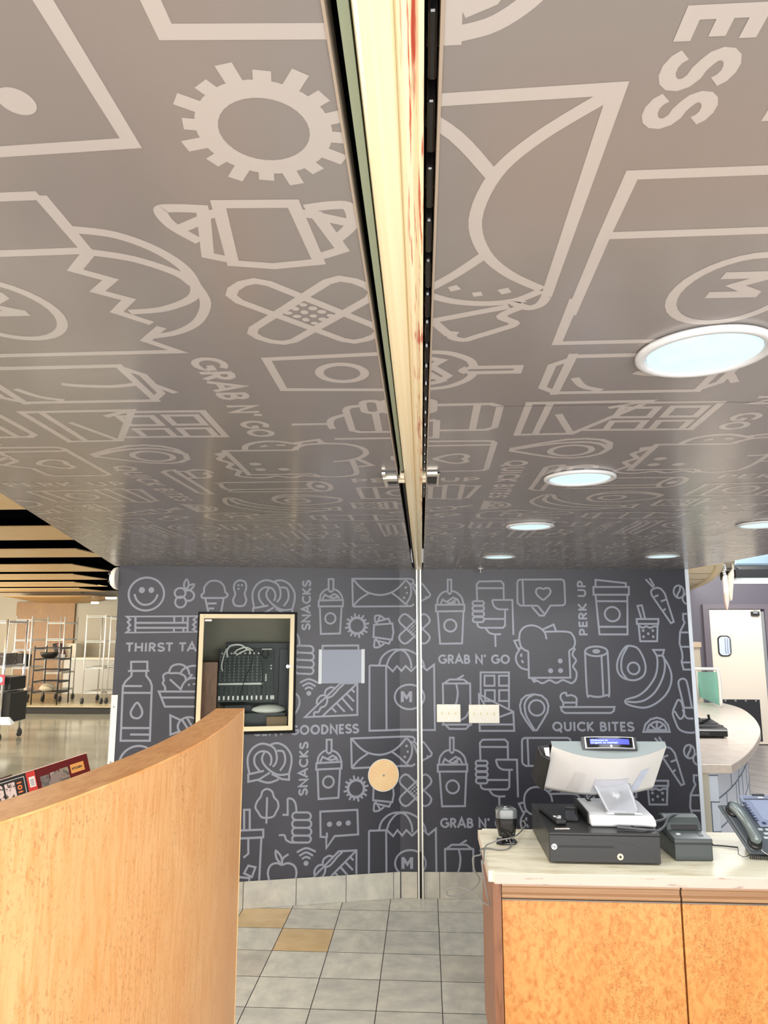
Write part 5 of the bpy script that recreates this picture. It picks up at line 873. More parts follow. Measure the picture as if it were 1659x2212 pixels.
for i in range(4):
    v0 = .215-.023*i
    if p0 is None:
        mb = MB(); 
        for e_ in ((.106,.120,v0,v0+.003),(.106,.120,v0-.010,v0-.007),(.103,.106,v0-.008,v0+.001)): pbox(mb, *e_, .0122, .0150, SH)
        p0 = obj('soft_key', mb, mat('navy_key', (.02,.03,.08), .4), dpn)
    else: o = p0.copy(); COL.objects.link(o); o.parent = dpn; o.location = phm(SH*(-.023*i),-.023*i,0)-phm(0,0,0)
p0 = None
for i in range(5):
    if p0 is None: mb = MB(); pbox(mb, .128, .142, .121, .130, .0122, .0150, SH); p0 = obj('line_key', mb, mat('navy_key', (.02,.03,.08), .4), dpn)
    else: o = p0.copy(); COL.objects.link(o); o.parent = dpn; o.location = Vector((.026*i,0,0))
keym = mat('bright_key', (.55,.60,.64), .25, metal=.3); p0 = None
for j in range(5):
    for i in range(4):
        u, v = .098+.030*i+.012*(j%2), .098-.018*j
        if p0 is None: mb = MB(); pbox(mb, u, u+.019, v, v+.010, .0005, .006, SH); p0 = obj('key', mb, keym, ph, bevel=.002); k0 = (u, v)
        else: o = p0.copy(); COL.objects.link(o); o.parent = ph; o.location = phm(u-k0[0]+SH*(v-k0[1]), v-k0[1], 0)-phm(0,0,0)
mb = MB(); pbox(mb, .006, .062, .008, .208, .0005, .014, SH); obj('cradle', mb, dk, ph, bevel=.006, bseg=3)
for v in (.178, .036): mb = MB(); mb.lathe([(.029,0),(.027,.011),(.015,.015),(0,.015)], phm(.037+SH*v,v,.0142), 24, Matrix.Rotation(math.radians(48),3,'X')); obj('cradle_cup', mb, M['black'], ph)
mb = MB(); P, R2 = [], []
for i in range(25):
    t = i/24; v = .022+.176*t; P.append(phm(.036+SH*v, v, .040+.020*math.sin(math.pi*t)**.8)); R2.append((.019+.006*abs(2*t-1)**2)*(1 if .06 < t < .94 else (.72 if .02 < t < .98 else .35)))
mb.tube(P, R2, 20); o = obj('handset', mb, mat('green_grey_handset', (.125,.155,.155), .22, spec=.7, coat=.3), ph)
for v, r in ((.036,.023), (.182,.025)): mb = MB(); mb.tube([phm(.036+SH*v,v,.018), phm(.036+SH*v,v,.042)], [r*.85,r], 20); obj('ear_piece', mb, M['black'], o)
# coiled cord
mb = MB(); P = []
for i in range(260):
    t = i/259; c_ = Vector((1.325+.20*t, 3.222-.012*math.sin(t*3), ZC+.0095)); a_ = i*.62; P.append(c_+Vector((0, .0075*math.cos(a_), .0075*math.sin(a_))))
mb.tube([(1.300,3.262,ZC+.03),(1.293,3.245,ZC+.012),(1.305,3.228,ZC+.006)]+P, .0016, 5); o = obj('handset_cord', mb, M['black'], ph)
mb = MB(); mb.tube(spline([phm(.044,.008,.02),(1.385,3.225,ZC+.03),(1.42,3.205,ZC+.012),(1.46,3.205,ZC+.006)]), .0016, 6); obj('handset_cord', mb, M['silver'], ph)
# ================================================================== the hall seen past the left end of the wall
YS = atz(120, 1541, 0).y; ZS = aty(120, 1525.5, YS).z; YB2 = YS+3.6
mb = MB(); mb.mi = 0; mb.box(-20, -2.4, YS, YB2+.1, 0, ZS-.02); mb.mi = 1; mb.box(-20, -2.4, YS-.02, YB2+.1, ZS-.0199, ZS)
o = struct('floor_stage', mb, [M['softblack'], mat('stage_board', (.46,.39,.24), .3, noise=(5,(.36,.30,.18),.4,.6), nscale=(.3,2,1))])
mb = MB(); mb.box(-20, -1.2, YB2, YB2+.1, ZS+.001, 2.799); struct('wall_back', mb, mat('beige_wall', (.42,.40,.33), .7))
mb = MB(); mb.box(-14.1, -14, -3, YB2, 0, 2.799); struct('wall_hall', mb, M['white'])
mb = MB(); mb.box(-20, -1.0, 1.0, YB2+.1, 2.80, 2.9); struct('ceiling_hall', mb, mat('black_plenum', (.002,.002,.004), 1.0, spec=0.0))
a = aty(38,1301,YB2-.03); b = aty(150,1500,YB2-.03)
mb = MB(); mb.box(a.x, b.x, YB2-.05, YB2-.001, ZS+.001, a.z); o = obj('wood_wall_panel', mb, M['panelwood'], loc=((a.x+b.x)/2, YB2-.02, ZS)); tag(o, 'tall golden wood panel on the back wall behind the wire racks', 'wall panel')
# wide wooden ceiling panels with dark gaps
ZW = 2.72
rows = [(960,1100,'nearest and widest pale wood ceiling panel of the hall'),(1138,1166.5,'second pale wood ceiling panel of the hall, counting from the viewer'),(1187,1204,'third pale wood ceiling panel of the hall, counting from the viewer'),(1220,1235,'fourth pale wood ceiling panel of the hall, counting from the viewer'),
        (1241,1252.5,'fifth pale wood ceiling panel of the hall, counting from the viewer'),(1258,1267.5,'sixth pale wood ceiling panel, just below the dome sensor'),(1271.5,1278.5,'seventh narrow-looking pale wood ceiling panel, far back in the hall'),(1281.5,1287.5,'farthest flat pale wood ceiling panel, next to the back wall canopy')]
for y0, y1, lab in rows:
    n_ = atz(100,y0,ZW).y; f_ = atz(100,y1,ZW).y; rxx = (-1.4 if f_ < 8 else atz(243 if f_ < 13 else 236,y1,ZW).x)
    mb = MB(); mb.box(-13.5, rxx, n_, f_, ZW, ZW+.012); o = obj('ceiling_panel', mb, M['lightwood'], loc=((-13.5+rxx)/2,(n_+f_)/2,ZW)); tag(o, lab, 'ceiling panel', 'wooden ceiling panels of the hall')
mb = MB(); cx = -9.5
a = aty(15,1291,YB2-.6); b = aty(228,1291,YB2-.6)
def can(u, v):
    x = a.x+(b.x-a.x)*u; e_ = abs(2*u-1)**3; return (x, YB2-1.1+1.05*v, 2.62-.17*math.sin(v*1.57)*(1-e_))
mb.grid(can, 24, 6); bmesh.ops.solidify(mb.bm, geom=mb.bm.faces[:], thickness=-.03); o = obj('wood_canopy', mb, M['lightwood'], loc=((a.x+b.x)/2,YB2-.5,2.45)); tag(o, 'shallow bowed wood canopy against the top of the hall back wall', 'canopy')
for q, lab in (((205,1302,8),'short white tube lamp high on the hall back wall'),((240,1292,12),'white tube lamp partly hidden by the graphic wall end')):
    p = aty(q[0],q[1],YB2-.5); mb = MB(); mb.tube([(p.x-q[2]*.012,p.y,p.z),(p.x+q[2]*.012,p.y,p.z)], .03, 10); o = obj('tube_lamp', mb, mat('lit_tube', (.9,.9,.85), .4, emit=(1,.97,.88), estr=1.2), loc=tuple(p)); tag(o, lab, 'lamp', 'tube lamps of the hall')
# grey cabinets with pale worktop along the back wall
a = aty(139,1425,YB2-.75); b = aty(247,1500,YB2-.75)
bc = thing('base_cabinet', 'long light grey base cabinet with pale worktop along the hall back wall', 'cabinet', ((a.x+b.x)/2, YB2-.4, ZS))
mb = MB(); mb.box(a.x, b.x+1.2, YB2-.75, YB2-.005, ZS+.001, a.z); obj('body', mb, mat('light_grey_laminate', (.50,.51,.48), .4), bc)
mb = MB(); mb.box(a.x-.03, b.x+1.25, YB2-.79, YB2-.005, a.z+.001, a.z+.055); obj('worktop', mb, mat('pale_worktop', (.80,.76,.64), .4), bc)
mb = MB(); mb.box(a.x+1.6, b.x+1.1, YB2-.775, YB2-.751, a.z-.17, a.z-.02); obj('drawer_gap', mb, M['softblack'], bc)
# wire racks
def rack(name, label, x0, x1, y0, y1, z0, z1, shelves, m_, post=.017, caster=True, sm=None, group='wire racks of the hall'):
    t = thing(name, label, 'rack', ((x0+x1)/2, (y0+y1)/2, z0), group); first = None; c1 = None
    zc = z0+(.12 if caster else .0)
    for x in (x0, x1):
        for y in (y0, y1):
            if first is None: mb = MB(); mb.cyl((x,y,zc),(x,y,z1),post,8); first = obj('post', mb, m_, t); fx = (x, y)
            else: o = first.copy(); COL.objects.link(o); o.parent = t; o.location = (x-fx[0], y-fx[1], 0)
            if caster:
                if c1 is None: mb = MB(); mb.cyl((x-.018,y,z0+.062),(x+.018,y,z0+.062),.06,14); mb.box(x-.022,x+.022,y-.02,y+.02,z0+.06,zc+.01); c1 = obj('caster', mb, [M['dgrey']], t); fc = (x, y)
                else: o = c1.copy(); COL.objects.link(o); o.parent = t; o.location = (x-fc[0], y-fc[1], 0)
    for z in shelves:
        mb = MB()
        for y in (y0, y1): mb.box(x0-.01,x1+.01,y-.012,y+.012,z-.035,z-.026); mb.box(x0-.01,x1+.01,y-.012,y+.012,z-.006,z)
        for x in (x0, x1): mb.box(x-.012,x+.012,y0,y1,z-.035,z)
        n_ = 16
        for i in range(1,n_): x = x0+(x1-x0)*i/n_; mb.box(x-.005,x+.005,y0,y1,z-.006,z)
        obj('wire_shelf', mb, sm or m_, t)
    return t
def X(px, Y): return aty(px, 1450, Y).x
def Z(py, Y, px=150): return aty(px, py, Y).z
Y1 = YS+.45
pr = mat('powder_white_steel', (.62,.62,.59), .32, metal=.35)
rack('wire_rack', 'tall white wire rack on casters nearest the graphic wall', X(181,Y1), X(222,Y1), Y1, Y1+.75, ZS, Z(1328,Y1), [Z(y,Y1) for y in (1330,1384,1441,1494)], pr)
rack('wire_rack', 'tall white wire rack cut off by the left end of the graphic wall', X(229,Y1), X(275,Y1), Y1+.1, Y1+.85, ZS, Z(1331,Y1), [Z(y,Y1) for y in (1334,1384,1437,1493)], pr)
Y2 = YS+.9
rack('wire_rack', 'tall white wire rack in front of the right part of the wood panel', X(96,Y2), X(133,Y2), Y2, Y2+.6, ZS, Z(1332,Y2), [Z(y,Y2) for y in (1344,1380,1452,1490)], pr)
rack('wire_rack', 'tall white wire rack in front of the left part of the wood panel', X(38,Y2), X(72,Y2), Y2-.2, Y2+.5, ZS, Z(1331,Y2), [Z(y,Y2) for y in (1338,1381,1402,1440,1495)], pr)
Y3 = YS+.25
rack('storage_rack', 'lower black storage rack with five shelves standing on the stage edge', X(72,Y3), X(127,Y3), Y3, Y3+.5, ZS, Z(1396,Y3), [Z(y,Y3) for y in (1399,1423,1447,1472,1495)], M['black'], .014, False, mat('dark_grey_shelf', (.05,.055,.06), .5))
Y4 = atz(4,1603,0).y
rack('wire_rack', 'nearest chrome wire rack at the left edge of the view, standing on the concrete', X(-70,Y4), X(8,Y4), Y4, Y4+.6, 0, Z(1338,Y4,20), [Z(y,Y4,15) for y in (1341,1438,1492,1562)], M['chrome'], .022)
def small(name, lab, cat, px0, px1, py0, py1, Y, dp, m_, bevel=.01, z=None, group=None):
    a = aty(px0,py0,Y); b = aty(px1,py1,Y); z0 = b.z if z is None else z
    mb = MB(); mb.box(a.x,b.x,Y,Y+dp,z0+.001,a.z); o = obj(name, mb, m_, loc=((a.x+b.x)/2,Y+dp/2,z0), bevel=bevel); tag(o, lab, cat, group); return o
# things on the racks
zb = Z(1440,Y2)
o = small('black_crate', 'black crate on the white rack in front of the left wood panel', 'crate', 26,47,1414,1439,Y2-.15,.4,M['softblack'],z=zb)
p = aty(36,1411,Y2); ztc = aty(26,1414,Y2-.15).z+.001; mb = MB(); mb.lathe([(.13,0),(.14,.03),(.10,.07),(0,.09)], (p.x,Y2+.05,ztc), 20); q = obj('pink_cloth', mb, mat('pale_pink_cloth', (.72,.58,.50), .9), loc=(p.x,Y2+.05,ztc)); tag(q, 'pale pink cloth heaped on top of the black crate', 'cloth')
p = aty(107,1411,Y3+.2); zz = Z(1423,Y3)
mb = MB(); mb.lathe([(.09,0),(.15,.03),(.19,.10),(.195,.13),(.185,.13),(.14,.04),(0,.02)], (p.x,p.y,zz+.001), 24); o = obj('black_bowl', mb, M['black'], loc=(p.x,p.y,zz)); tag(o, 'round black bowl on the second shelf of the black storage rack', 'bowl')
p = aty(112,1420,Y3+.25); mb = MB(); mb.box(p.x-.0,p.x+.2,p.y+.12,p.y+.22,zz+.001,zz+.08); o = obj('folded_napkins', mb, M['white'], loc=(p.x+.1,p.y+.17,zz), bevel=.01); tag(o, 'white folded napkins beside the black bowl', 'napkins')
zc_ = Z(1425,YB2-.75)+.056
a = aty(124,1410,YB2-.6); mb = MB()
for i, c_ in enumerate(((0,0),(.08,1))):
    mb.mi = c_[1]; x = a.x+.05+c_[0]*1.3; mb.hexa([(x,YB2-.74,zc_+.001),(x+.09,YB2-.74,zc_+.001),(x+.09,YB2-.57,zc_+.001),(x,YB2-.57,zc_+.001),(x-.13,YB2-.74,zc_+.34),(x-.05,YB2-.74,zc_+.36),(x-.05,YB2-.57,zc_+.36),(x-.13,YB2-.57,zc_+.34)])
o = obj('leaning_binder', mb, [M['softblack'], mat('maroon_binder', (.14,.03,.025), .5)], loc=(a.x,YB2-.5,zc_)); tag(o, 'black and maroon binder leaning against a white box on the far worktop', 'binder')
a = aty(141,1390,YB2-.5); b = aty(163,1415,YB2-.5); mb = MB(); mb.box(a.x,b.x,YB2-.55,YB2-.2,zc_+.001,a.z); o = obj('white_box', mb, mat('cream_box', (.82,.78,.66), .6), loc=(a.x,YB2-.4,zc_)); tag(o, 'cream cardboard box on the far worktop beside the binder', 'box')
zr = Z(1495,Y2)
for px, lab, m_ in ((46,'grey folded linen on the bottom shelf of the left white rack',mat('grey_linen',(.40,.40,.38),.9)),(58,'pinkish folded linen on the bottom shelf of the left white rack',mat('pink_linen',(.62,.50,.45),.9))):
    p = aty(px,1490,Y2); mb = MB(); mb.box(p.x-.055,p.x+.055,p.y-.1,p.y+.25,zr+.001,zr+.11); o = obj('folded_linen', mb, m_, loc=(p.x,p.y,zr), bevel=.03); tag(o, lab, 'linen', 'linens on the racks')
p = aty(102,1486,Y3+.2); zr = Z(1495,Y3); mb = MB(); mb.lathe([(.10,0),(.17,.05),(.12,.14),(.05,.17),(0,.17)], (p.x,p.y,zr+.001), 14); o = obj('paper_bundle', mb, mat('tan_paper', (.52,.46,.34), .8), loc=(p.x,p.y,zr)); tag(o, 'tan paper bundle on the lowest shelf of the black storage rack', 'bundle')
# on the nearest rack
zn = Z(1492,Y4,15)
small('black_bin', 'large black bin filling the lower shelf of the nearest chrome rack', 'bin', -60,20,1496,1542,Y4+.03,.5,M['softblack'],z=Z(1562,Y4,15))
o = small('black_box', 'black box on the middle shelf of the nearest chrome rack', 'box', -60,22,1462,1491,Y4+.05,.45,M['black'],z=zn)
a = aty(-14,1457,Y4-.03); b = aty(9,1480,Y4-.03); rs = thing('red_sign', 'small red sign with a pale blue circle hanging on the nearest chrome rack', 'sign', ((a.x+b.x)/2,Y4-.03,b.z))
mb = MB(); mb.box(a.x,b.x,Y4-.032,Y4-.022,b.z,a.z); obj('board', mb, mat('rose_red', (.45,.06,.09), .5), rs)
mb = MB(); r_ = (a.z-b.z)*.30; disc_y(mb, b.x-r_*1.6, (a.z+b.z)/2, r_, Y4-.034, Y4-.0321); obj('circle', mb, mat('pale_blue_print', (.35,.62,.72), .5), rs)
small('paper_carton', 'black carton with pale label on the upper shelf of the nearest chrome rack', 'box', -50,8,1411,1437,Y4+.05,.4,mat('dark_carton',(.05,.04,.035),.5,noise=(30,(.5,.45,.35),.60,.64)),z=Z(1438,Y4,15))
a = aty(-30,1549,Y4-.04); b = aty(20,1566,Y4-.04); mb = MB(); mb.hexa([(a.x,Y4-.05,b.z),(b.x+.03,Y4-.05,b.z),(b.x+.01,Y4+.1,b.z+.01),(a.x,Y4+.1,b.z+.01),(a.x,Y4-.04,a.z),(b.x-.02,Y4-.04,a.z),(b.x-.02,Y4-.012,a.z),(a.x,Y4-.012,a.z)]); o = obj('white_towel', mb, mat('white_towel', (.72,.76,.80), .9), loc=(b.x,Y4-.03,b.z)); tag(o, 'white towel hanging from the bottom shelf of the nearest chrome rack', 'towel')
# ================================================================== the room seen past the right end of the wall
YD = 12.0
mb = MB(); mb.box(1.3, 12, YD, YD+.1, 0, 4.2); struct('wall_side_room', mb, mat('plum_grey_wall', (.125,.115,.145), .45))
mb = MB(); mb.box(1.0, 12, 5.6, YD+.1, 3.72, 3.8); struct('ceiling_side_room', mb, mat('navy_deck', (.06,.11,.17), .7))
T3 = lambda x, y: (1460+x*.13565, 1190+y*.13565)
T4 = lambda x, y: (1460+x*.15369, 1420+y*.15369)
a = aty(*T3(517,940), YD-.03); b = aty(*T3(1330,940), YD-.03)
dr_ = thing('swing_door', 'cream swing door with rounded window and black kick plate in the side room', 'door', ((a.x+b.x)/2, YD-.03, 0))
mb = MB(); mb.box(a.x, b.x, YD-.06, YD-.02, .01, a.z); obj('leaf', mb, mat('cream_door', (.84,.76,.65), .4), dr_)
mb = MB(); mb.box(b.x+.001, b.x+.05, YD-.062, YD-.02, .01, a.z-.03); obj('edge_guard', mb, M['alu'], dr_)
k0 = aty(*T4(500,590), YD-.065); k1 = aty(*T4(1178,590), YD-.065)
mb = MB(); mb.box(k0.x, k1.x, YD-.064, YD-.0605, .05, k0.z); kp = obj('kick_plate', mb, mat('charcoal_plate', (.03,.03,.035), .5), dr_)
mb = MB()
for i in range(5): x = k0.x+.06+i*(k1.x-k0.x-.12)/4; mb.box(x-.012,x+.012,YD-.0665,YD-.0641,k0.z-.03,k0.z-.006)
obj('rivet', mb, M['alu'], kp)
w0 = aty(*T3(655,1348), YD-.065); w1 = aty(*T3(890,1680), YD-.065)
def rrect(x0, x1, z0, z1, r, n=6):
    P = []
    for cx, cz, a0 in ((x1-r,z1-r,0),(x0+r,z1-r,90),(x0+r,z0+r,180),(x1-r,z0+r,270)):
        for i in range(n+1): t = math.radians(a0+90*i/n); P.append((cx+r*math.cos(t), cz+r*math.sin(t)))
    return P
mb = MB(); mb.prism(rrect(w0.x,w1.x,w1.z,w0.z,.07), YD-.075, YD-.0605, 'y'); wg = obj('window_gasket', mb, M['softblack'], dr_)
mb = MB(); mb.prism(rrect(w0.x+.018,w1.x-.018,w1.z+.018,w0.z-.018,.058), YD-.078, YD-.0751, 'y'); obj('window_pane', mb, mat('pale_pane', (.62,.70,.82), .12), wg)
mb = MB(); xm_ = w0.x+(w1.x-w0.x)*.52
for dx in (0,.035,.07): mb.box(xm_+dx, xm_+dx+.014, YD-.0795, YD-.0781, w1.z+.04, w0.z-.04)
obj('blind_stripe', mb, mat('grey_blue_stripe', (.25,.30,.42), .4), wg)
h0 = aty(*T3(1205,965), YD-.1); h1 = aty(*T3(1335,1035), YD-.1)
mb = MB(); mb.box(h0.x,h1.x,YD-.10,YD-.0605,h1.z,h0.z); hb = obj('top_hinge', mb, M['softblack'], dr_); mb = MB(); mb.box(h0.x+.02,h1.x-.03,YD-.11,YD-.1005,(h0.z+h1.z)/2,h0.z+.02); obj('hinge_plate', mb, M['alu'], hb)
mb = MB()
mb.box(a.x-.10,a.x-.006,YD-.07,YD-.001,0,a.z+.09); mb.box(b.x+.06,b.x+.15,YD-.07,YD-.001,0,a.z+.09); mb.box(a.x-.006,b.x+.06,YD-.07,YD-.001,a.z+.012,a.z+.09)
struct('door_1', mb, mat('plum_door_frame', (.16,.14,.165), .4))
mb = MB(); mb.box(b.x+.16, 11, YD-.02, YD-.001, 0, .14); struct('baseboard_side', mb, mat('mosaic_base', (.22,.22,.23), .5, noise=(60,(.5,.5,.5),.45,.55)))
# pale pier beside the wall end
a = aty(*T3(252,1510), 10.5); b = aty(*T3(380,1510), 10.5); mb = MB(); mb.box(a.x-.5, b.x, 10.5, 10.8, 0, a.z-.02); o = obj('half_pier', mb, mat('sand_pier', (.62,.54,.42), .6), loc=(b.x-.3,10.65,0)); o2 = o
tag(o, 'sand coloured half-height pier just past the right end of the graphic wall', 'pier')
mb = MB(); mb.box(a.x-.52, b.x+.015, 10.48, 10.82, a.z-.019, a.z+.05); obj('pier_cap', mb, mat('sand_cap', (.66,.52,.38), .6), o)
# curved serving counter
ZR = .862
cr_px = [(785,1510),(905,1435),(1020,1340),(1110,1230),(1168,1125),(1190,1040),(1168,950),(1100,850),(980,750),(850,690),(660,640)]
CP = [atz(*T4(x,y), ZR) for x, y in cr_px]
CPs = smooth([(p.x,p.y) for p in CP], False)
y_far = CPs[-1][1]; xl = 1.932
poly = [(xl, CPs[0][1])]+CPs+[(xl, y_far+.25)]
rc = thing('curved_counter', 'pale curved serving counter on white tiled base, past the wall end', 'counter', (2.6, 7.2, 0))
mb = MB(); mb.prism(poly, ZR-.060, ZR); obj('worktop', mb, mat('sand_worktop', (.74,.64,.54), .28, noise=(9,(.66,.55,.46),.4,.6)), rc, bevel=.006)
inn = []; cxm = (xl, sum(p[1] for p in CPs)/len(CPs))
inn = [(CPs[0][0]-.085, CPs[0][1]+.05)]+[p for p in offs(CPs, .13)[1:] if p[0] > CPs[0][0]-.07 and p[1] > CPs[0][1]+.12 and p[1] < y_far-.05]
wt = mat('white_glazed_tile', (.74,.80,.88), .25)
gt = mat('blue_grey_joint', (.16,.20,.26), .7)
mb = MB(); mb.mi = 0; base_poly = [(xl+.068, inn[0][1])]+inn+[(xl+.068, inn[-1][1])]
mb.prism(base_poly, .001, ZR-.061)
# tile joints as thin raised lines along the base, three courses
Lc = [Vector((*base_poly[0],0))]+[Vector((*p,0)) for p in inn]; mb.mi = 1
for zj in (.20,.40,.60,.78):
    for i in range(len(Lc)-1):
        d_ = (Lc[i+1]-Lc[i]); 
        if d_.length < 1e-4: continue
        n_ = Vector((d_.y,-d_.x,0)).normalized()
        mb.hexa([Lc[i]+n_*.0005+Vector((0,0,zj-.004)), Lc[i+1]+n_*.0005+Vector((0,0,zj-.004)), Lc[i+1]+n_*.003+Vector((0,0,zj-.004)), Lc[i]+n_*.003+Vector((0,0,zj-.004)), Lc[i]+n_*.0005+Vector((0,0,zj+.004)), Lc[i+1]+n_*.0005+Vector((0,0,zj+.004)), Lc[i+1]+n_*.003+Vector((0,0,zj+.004)), Lc[i]+n_*.003+Vector((0,0,zj+.004))])
acc = 0; nx = .0
for i in range(len(Lc)-1):
    d_ = (Lc[i+1]-Lc[i]); l_ = d_.length
    if l_ < 1e-4: continue
    n_ = Vector((d_.y,-d_.x,0)).normalized(); t_ = d_/l_
    while nx <= acc+l_:
        p = Lc[i]+t_*(nx-acc)
        for k_, (z0,z1) in enumerate(((.0,.20),(.20,.40),(.40,.60),(.60,.78))):
            q = p+t_*(.2 if k_ % 2 else 0); mb.hexa([q+n_*.0005+Vector((0,0,z0+.001)), q+t_*.006+n_*.0005+Vector((0,0,z0+.001)), q+t_*.006+n_*.003+Vector((0,0,z0+.001)), q+n_*.003+Vector((0,0,z0+.001)), q+n_*.0005+Vector((0,0,z1)), q+t_*.006+n_*.0005+Vector((0,0,z1)), q+t_*.006+n_*.003+Vector((0,0,z1)), q+n_*.003+Vector((0,0,z1))])
        nx += .42
    acc += l_
obj('tiled_base', mb, [wt, gt], rc)
mb = MB(); mb.box(xl, xl+.0675, inn[0][1], inn[0][1]+.4, .001, ZR-.061); obj('end_board', mb, mat('sand_board', (.62,.56,.44), .5), rc)
# glass screen
sg = thing('sneeze_guard', 'teal tinted glass screen on a white tube frame at the curved counter', 'screen', tuple(atz(*T4(640,705), ZR)))
q = atz(*T4(645,705), ZR); Yg = q.y
p = [aty(*T4(640,700),Yg), aty(*T4(620,400),Yg), aty(*T4(598,220),Yg), aty(*T4(585,180),Yg), aty(*T4(550,163),Yg), aty(*T4(235,160),Yg)]
p[0].z = ZR+.002
mb = MB(); mb.tube(spline(p,4), .018, 10); obj('tube_frame', mb, M['white'], sg)
mb = MB(); s2 = atz(*T4(325,590), ZR); s3 = aty(*T4(295,195), s2.y); mb.tube([(s2.x,s2.y,ZR+.002),(s2.x,s2.y,s3.z)], .012, 10); obj('post', mb, M['white'], sg)
tg = bpy.data.materials.new('teal_glass'); tg.use_nodes = True; n = tg.node_tree.nodes; L = tg.node_tree.links; b = n['Principled BSDF']; b.inputs['Base Color'].default_value = (.30,.80,.72,1); b.inputs['Roughness'].default_value = .08
tb = n.new('ShaderNodeBsdfTransparent'); tb.inputs['Color'].default_value = (.55,.9,.85,1); ms = n.new('ShaderNodeMixShader'); ms.inputs[0].default_value = .62
L.new(tb.outputs[0], ms.inputs[1]); L.new(b.outputs[0], ms.inputs[2]); L.new(ms.outputs[0], n['Material Output'].inputs[0])
g_ = [aty(*T4(345,560), s2.y), aty(*T4(618,680), Yg+.02), aty(*T4(585,205), Yg+.02), aty(*T4(300,205), s2.y)]; g_[1].z = max(g_[1].z, ZR+.02); g_[0].z = max(g_[0].z, ZR+.02)
mb = MB(); mb.hexa([g_[0],g_[1],g_[1]+Vector((0,.01,0)),g_[0]+Vector((0,.01,0)),g_[3],g_[2],g_[2]+Vector((0,.01,0)),g_[3]+Vector((0,.01,0))]); obj('glass', mb, tg, sg)
# flat black machine on it
fa, fb = atz(*T4(225,1122), ZR), atz(*T4(738,1140), ZR)
fm = thing('tabletop_griddle', 'flat black appliance with lifted lever on the curved counter', 'appliance', ((fa.x+fb.x)/2, fa.y+.25, ZR))
yb_ = atz(*T4(818,1000), ZR).y; hz = aty(*T4(738,1000), fb.y).z
mb = MB(); mb.hexa([(fa.x,fb.y,ZR+.012),(fb.x,fb.y,ZR+.012),(fb.x+.10,yb_,ZR+.012),(fa.x,yb_,ZR+.012),(fa.x,fb.y,hz),(fb.x,fb.y,hz),(fb.x+.10,yb_,hz+.01),(fa.x,yb_,hz+.01)]); obj('body', mb, M['black'], fm, bevel=.008)
mb = MB(); mb.box(fa.x+.02,fb.x-.16,fb.y-.006,fb.y-.0005,ZR+.03,hz-.03); mb.mi = 1; mb.box(fa.x+.02,fb.x,fb.y-.004,fb.y-.0005,hz-.022,hz-.008); obj('front_panel', mb, [M['dgrey'], M['alu']], fm)
mb = MB()
for i in range(5): y = fb.y+.05+(yb_-fb.y-.1)*i/4; mb.box(fa.x+.03,fb.x-.02,y-.012,y+.012,hz+.0105,hz+.022)
obj('top_rib', mb, mat('grey_rib', (.14,.14,.15), .4), fm)
mb = MB(); l0 = aty(*T4(320,940), fb.y+.1); l1 = aty(*T4(470,870), fb.y+.2); l2 = aty(*T4(455,805), fb.y+.2); mb.tube([l0,l1,l2], .012, 8); obj('lever', mb, M['black'], fm)
mb = MB()
for x in (fa.x+.04, fb.x-.04): mb.cyl((x,fb.y+.03,ZR+.001),(x,fb.y+.03,ZR+.0118),.014,10)
obj('foot', mb, M['softblack'], fm)
# hanging wooden canopy and paddle-shaped pendants
ZK = 2.46
kp_ = [(100,295),(200,270),(640,165),(672,190),(680,240),(650,320),(560,420),(440,500),(300,560),(195,590),(120,590)]
KP = smooth([(atz(*T3(x,y),ZK).x, atz(*T3(x,y),ZK).y) for x, y in kp_], True)
hc = thing('hanging_canopy', 'pale slatted wooden canopy with curved rim hanging past the wall end', 'canopy', (2.6, 8.6, ZK))
mb = MB(); mb.prism(KP, ZK, ZK+.05); obj('panel', mb, mat('cream_slats', (.80,.72,.50), .5), hc)
mb = MB(); mb.tube([(p[0],p[1],ZK+.01) for p in KP+KP[:1]], .05, 8); obj('rim', mb, mat('pale_rim', (.72,.62,.40), .5), hc)
ys_ = [p[1] for p in KP]; mb = MB()
for i in range(1,4): y = min(ys_)+(max(ys_)-min(ys_))*(.12+.2*i); xs_ = [p[0] for p in KP if abs(p[1]-y) < .5] or [2,3]; mb.box(2.2, max(xs_)-.12, y-.02, y+.02, ZK-.006, ZK-.0005)
obj('batten', mb, mat('batten_dark_wood', (.42,.36,.24), .6), hc)  # battens browner and darker than the canopy panel
k2 = [(640,160),(915,100),(920,250),(840,350),(690,420),(440,520),(690,250)]
KQ = smooth([(atz(*T3(x,y),2.52).x, atz(*T3(x,y),2.52).y) for x, y in k2[:5]]+[], True); mb = MB(); mb.prism(KQ, 2.52, 2.56); o = obj('hanging_canopy', mb, mat('grey_beige_canopy', (.55,.52,.44), .6), loc=(KQ[0][0],KQ[0][1],2.52)); tag(o, 'smaller grey beige canopy piece hanging behind the slatted wooden canopy', 'canopy')
YP = 7.6
def blade(pts, Y, th): 
    mb = MB(); P = [(aty(*T3(x,y),Y).x, aty(*T3(x,y),Y).z) for x, y in pts]; mb.prism(P, Y, Y+th, 'y'); return mb
pp = aty(*T3(800,600),YP); pd = thing('paddle_pendant', 'slim white and pink paddle-shaped pendant hanging in front of the door', 'pendant', tuple(pp))
obj('upper_blade', blade([(752,440),(765,390),(800,370),(822,400),(845,665),(772,680)], YP, .03), M['white'], pd, bevel=.006)
obj('lower_blade', blade([(772,681),(845,666),(852,800),(832,935),(818,935),(785,800)], YP, .03), mat('pale_pink_blade', (.80,.58,.50), .5), pd, bevel=.006)
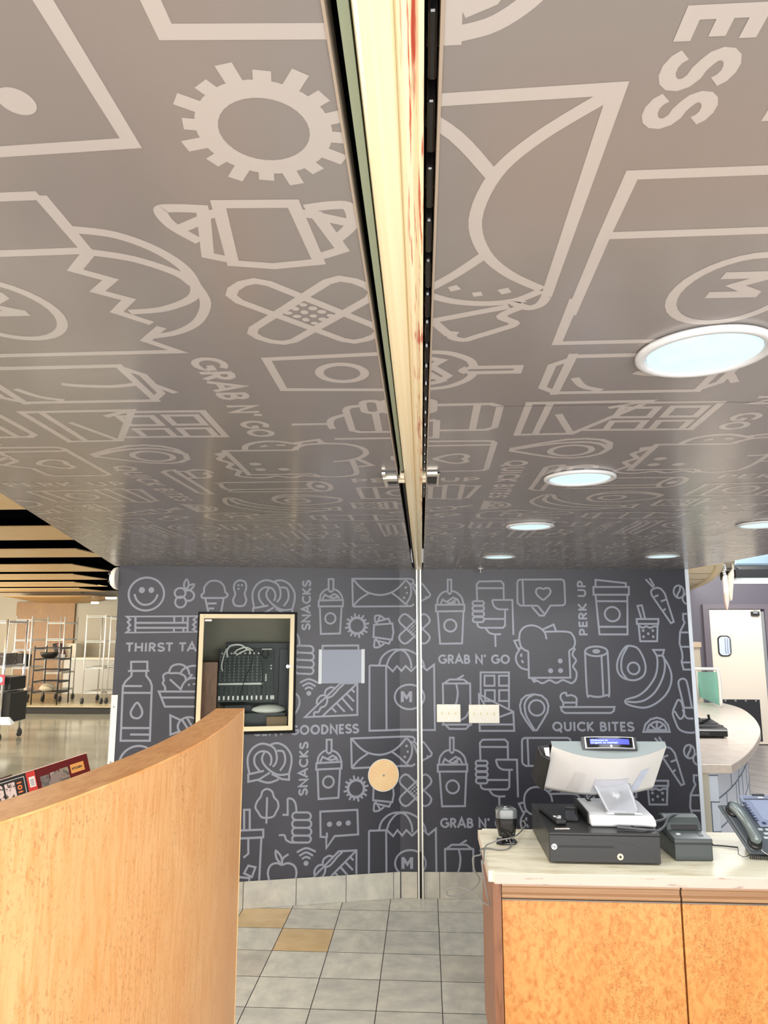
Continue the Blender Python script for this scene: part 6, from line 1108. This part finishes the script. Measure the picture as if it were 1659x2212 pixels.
mb = MB(); mb.tube([aty(*T3(785,380),YP+.015), aty(*T3(770,300),YP+.015), Vector((aty(*T3(756,190),YP).x, YP+.015, 2.44))], .006, 6); obj('cord', mb, M['chrome'], pd)
for i in range(5): 
    p = aty(*T3(765+8*(i%3),230+34*i),YP+.015); mb = MB() if i == 0 else mb; mb.lathe([(.004,-.02),(.020,0),(.004,.02)], p, 10)
obj('bead', mb, M['alu'], pd)
o = obj('paddle_pendant', blade([(865,110),(912,100),(930,380),(905,760),(890,797),(872,790),(835,640),(830,400),(900,280)], YP+.5, .04), mat('beige_blade', (.62,.56,.44), .5), loc=tuple(aty(*T3(890,500),YP+.5)), bevel=.006); tag(o, 'broader beige blade pendant hanging just right of the pink-tipped one', 'pendant')
# duct, pipe and strip lamp under the dark ceiling
a = aty(*T3(925,125),9.0); b = aty(*T3(925,240),9.0); mb = MB(); mb.box(a.x, 9, 9.0, 9.7, b.z, a.z+.1); o = obj('air_duct', mb, mat('blue_grey_duct', (.22,.30,.36), .4, metal=.4), loc=(a.x+1,9.3,b.z), bevel=.03); tag(o, 'blue grey air duct under the dark ceiling of the side room', 'duct')
a = aty(*T3(1000,435),8.6); b = aty(*T3(1000,562),8.6); sl = thing('strip_lamp', 'lit fluorescent strip lamp at the right edge of the view', 'lamp', (a.x+.6, 8.6, a.z))
mb = MB(); mb.box(a.x-.05, a.x+2.2, 8.55, 9.0, a.z+.001, a.z+.10); obj('housing', mb, M['black'], sl)
mb = MB(); y0 = 8.57
for i in range(3): mb.tube([(a.x+.05,y0+.06+.13*i,a.z-.025),(a.x+2.1,y0+.06+.13*i,a.z-.025)], .022, 10)
obj('tube', mb, mat('lit_tube_cool', (.9,.95,.95), .4, emit=(.86,1,.98), estr=1.6), sl)
mb = MB(); mb.tube(spline([aty(*T3(960,265),8.8), aty(*T3(1010,290),8.7), aty(*T3(1050,370),8.65), (a.x+.05,8.65,a.z+.11)]), .016, 8); o = obj('conduit', mb, M['softblack'], sl)
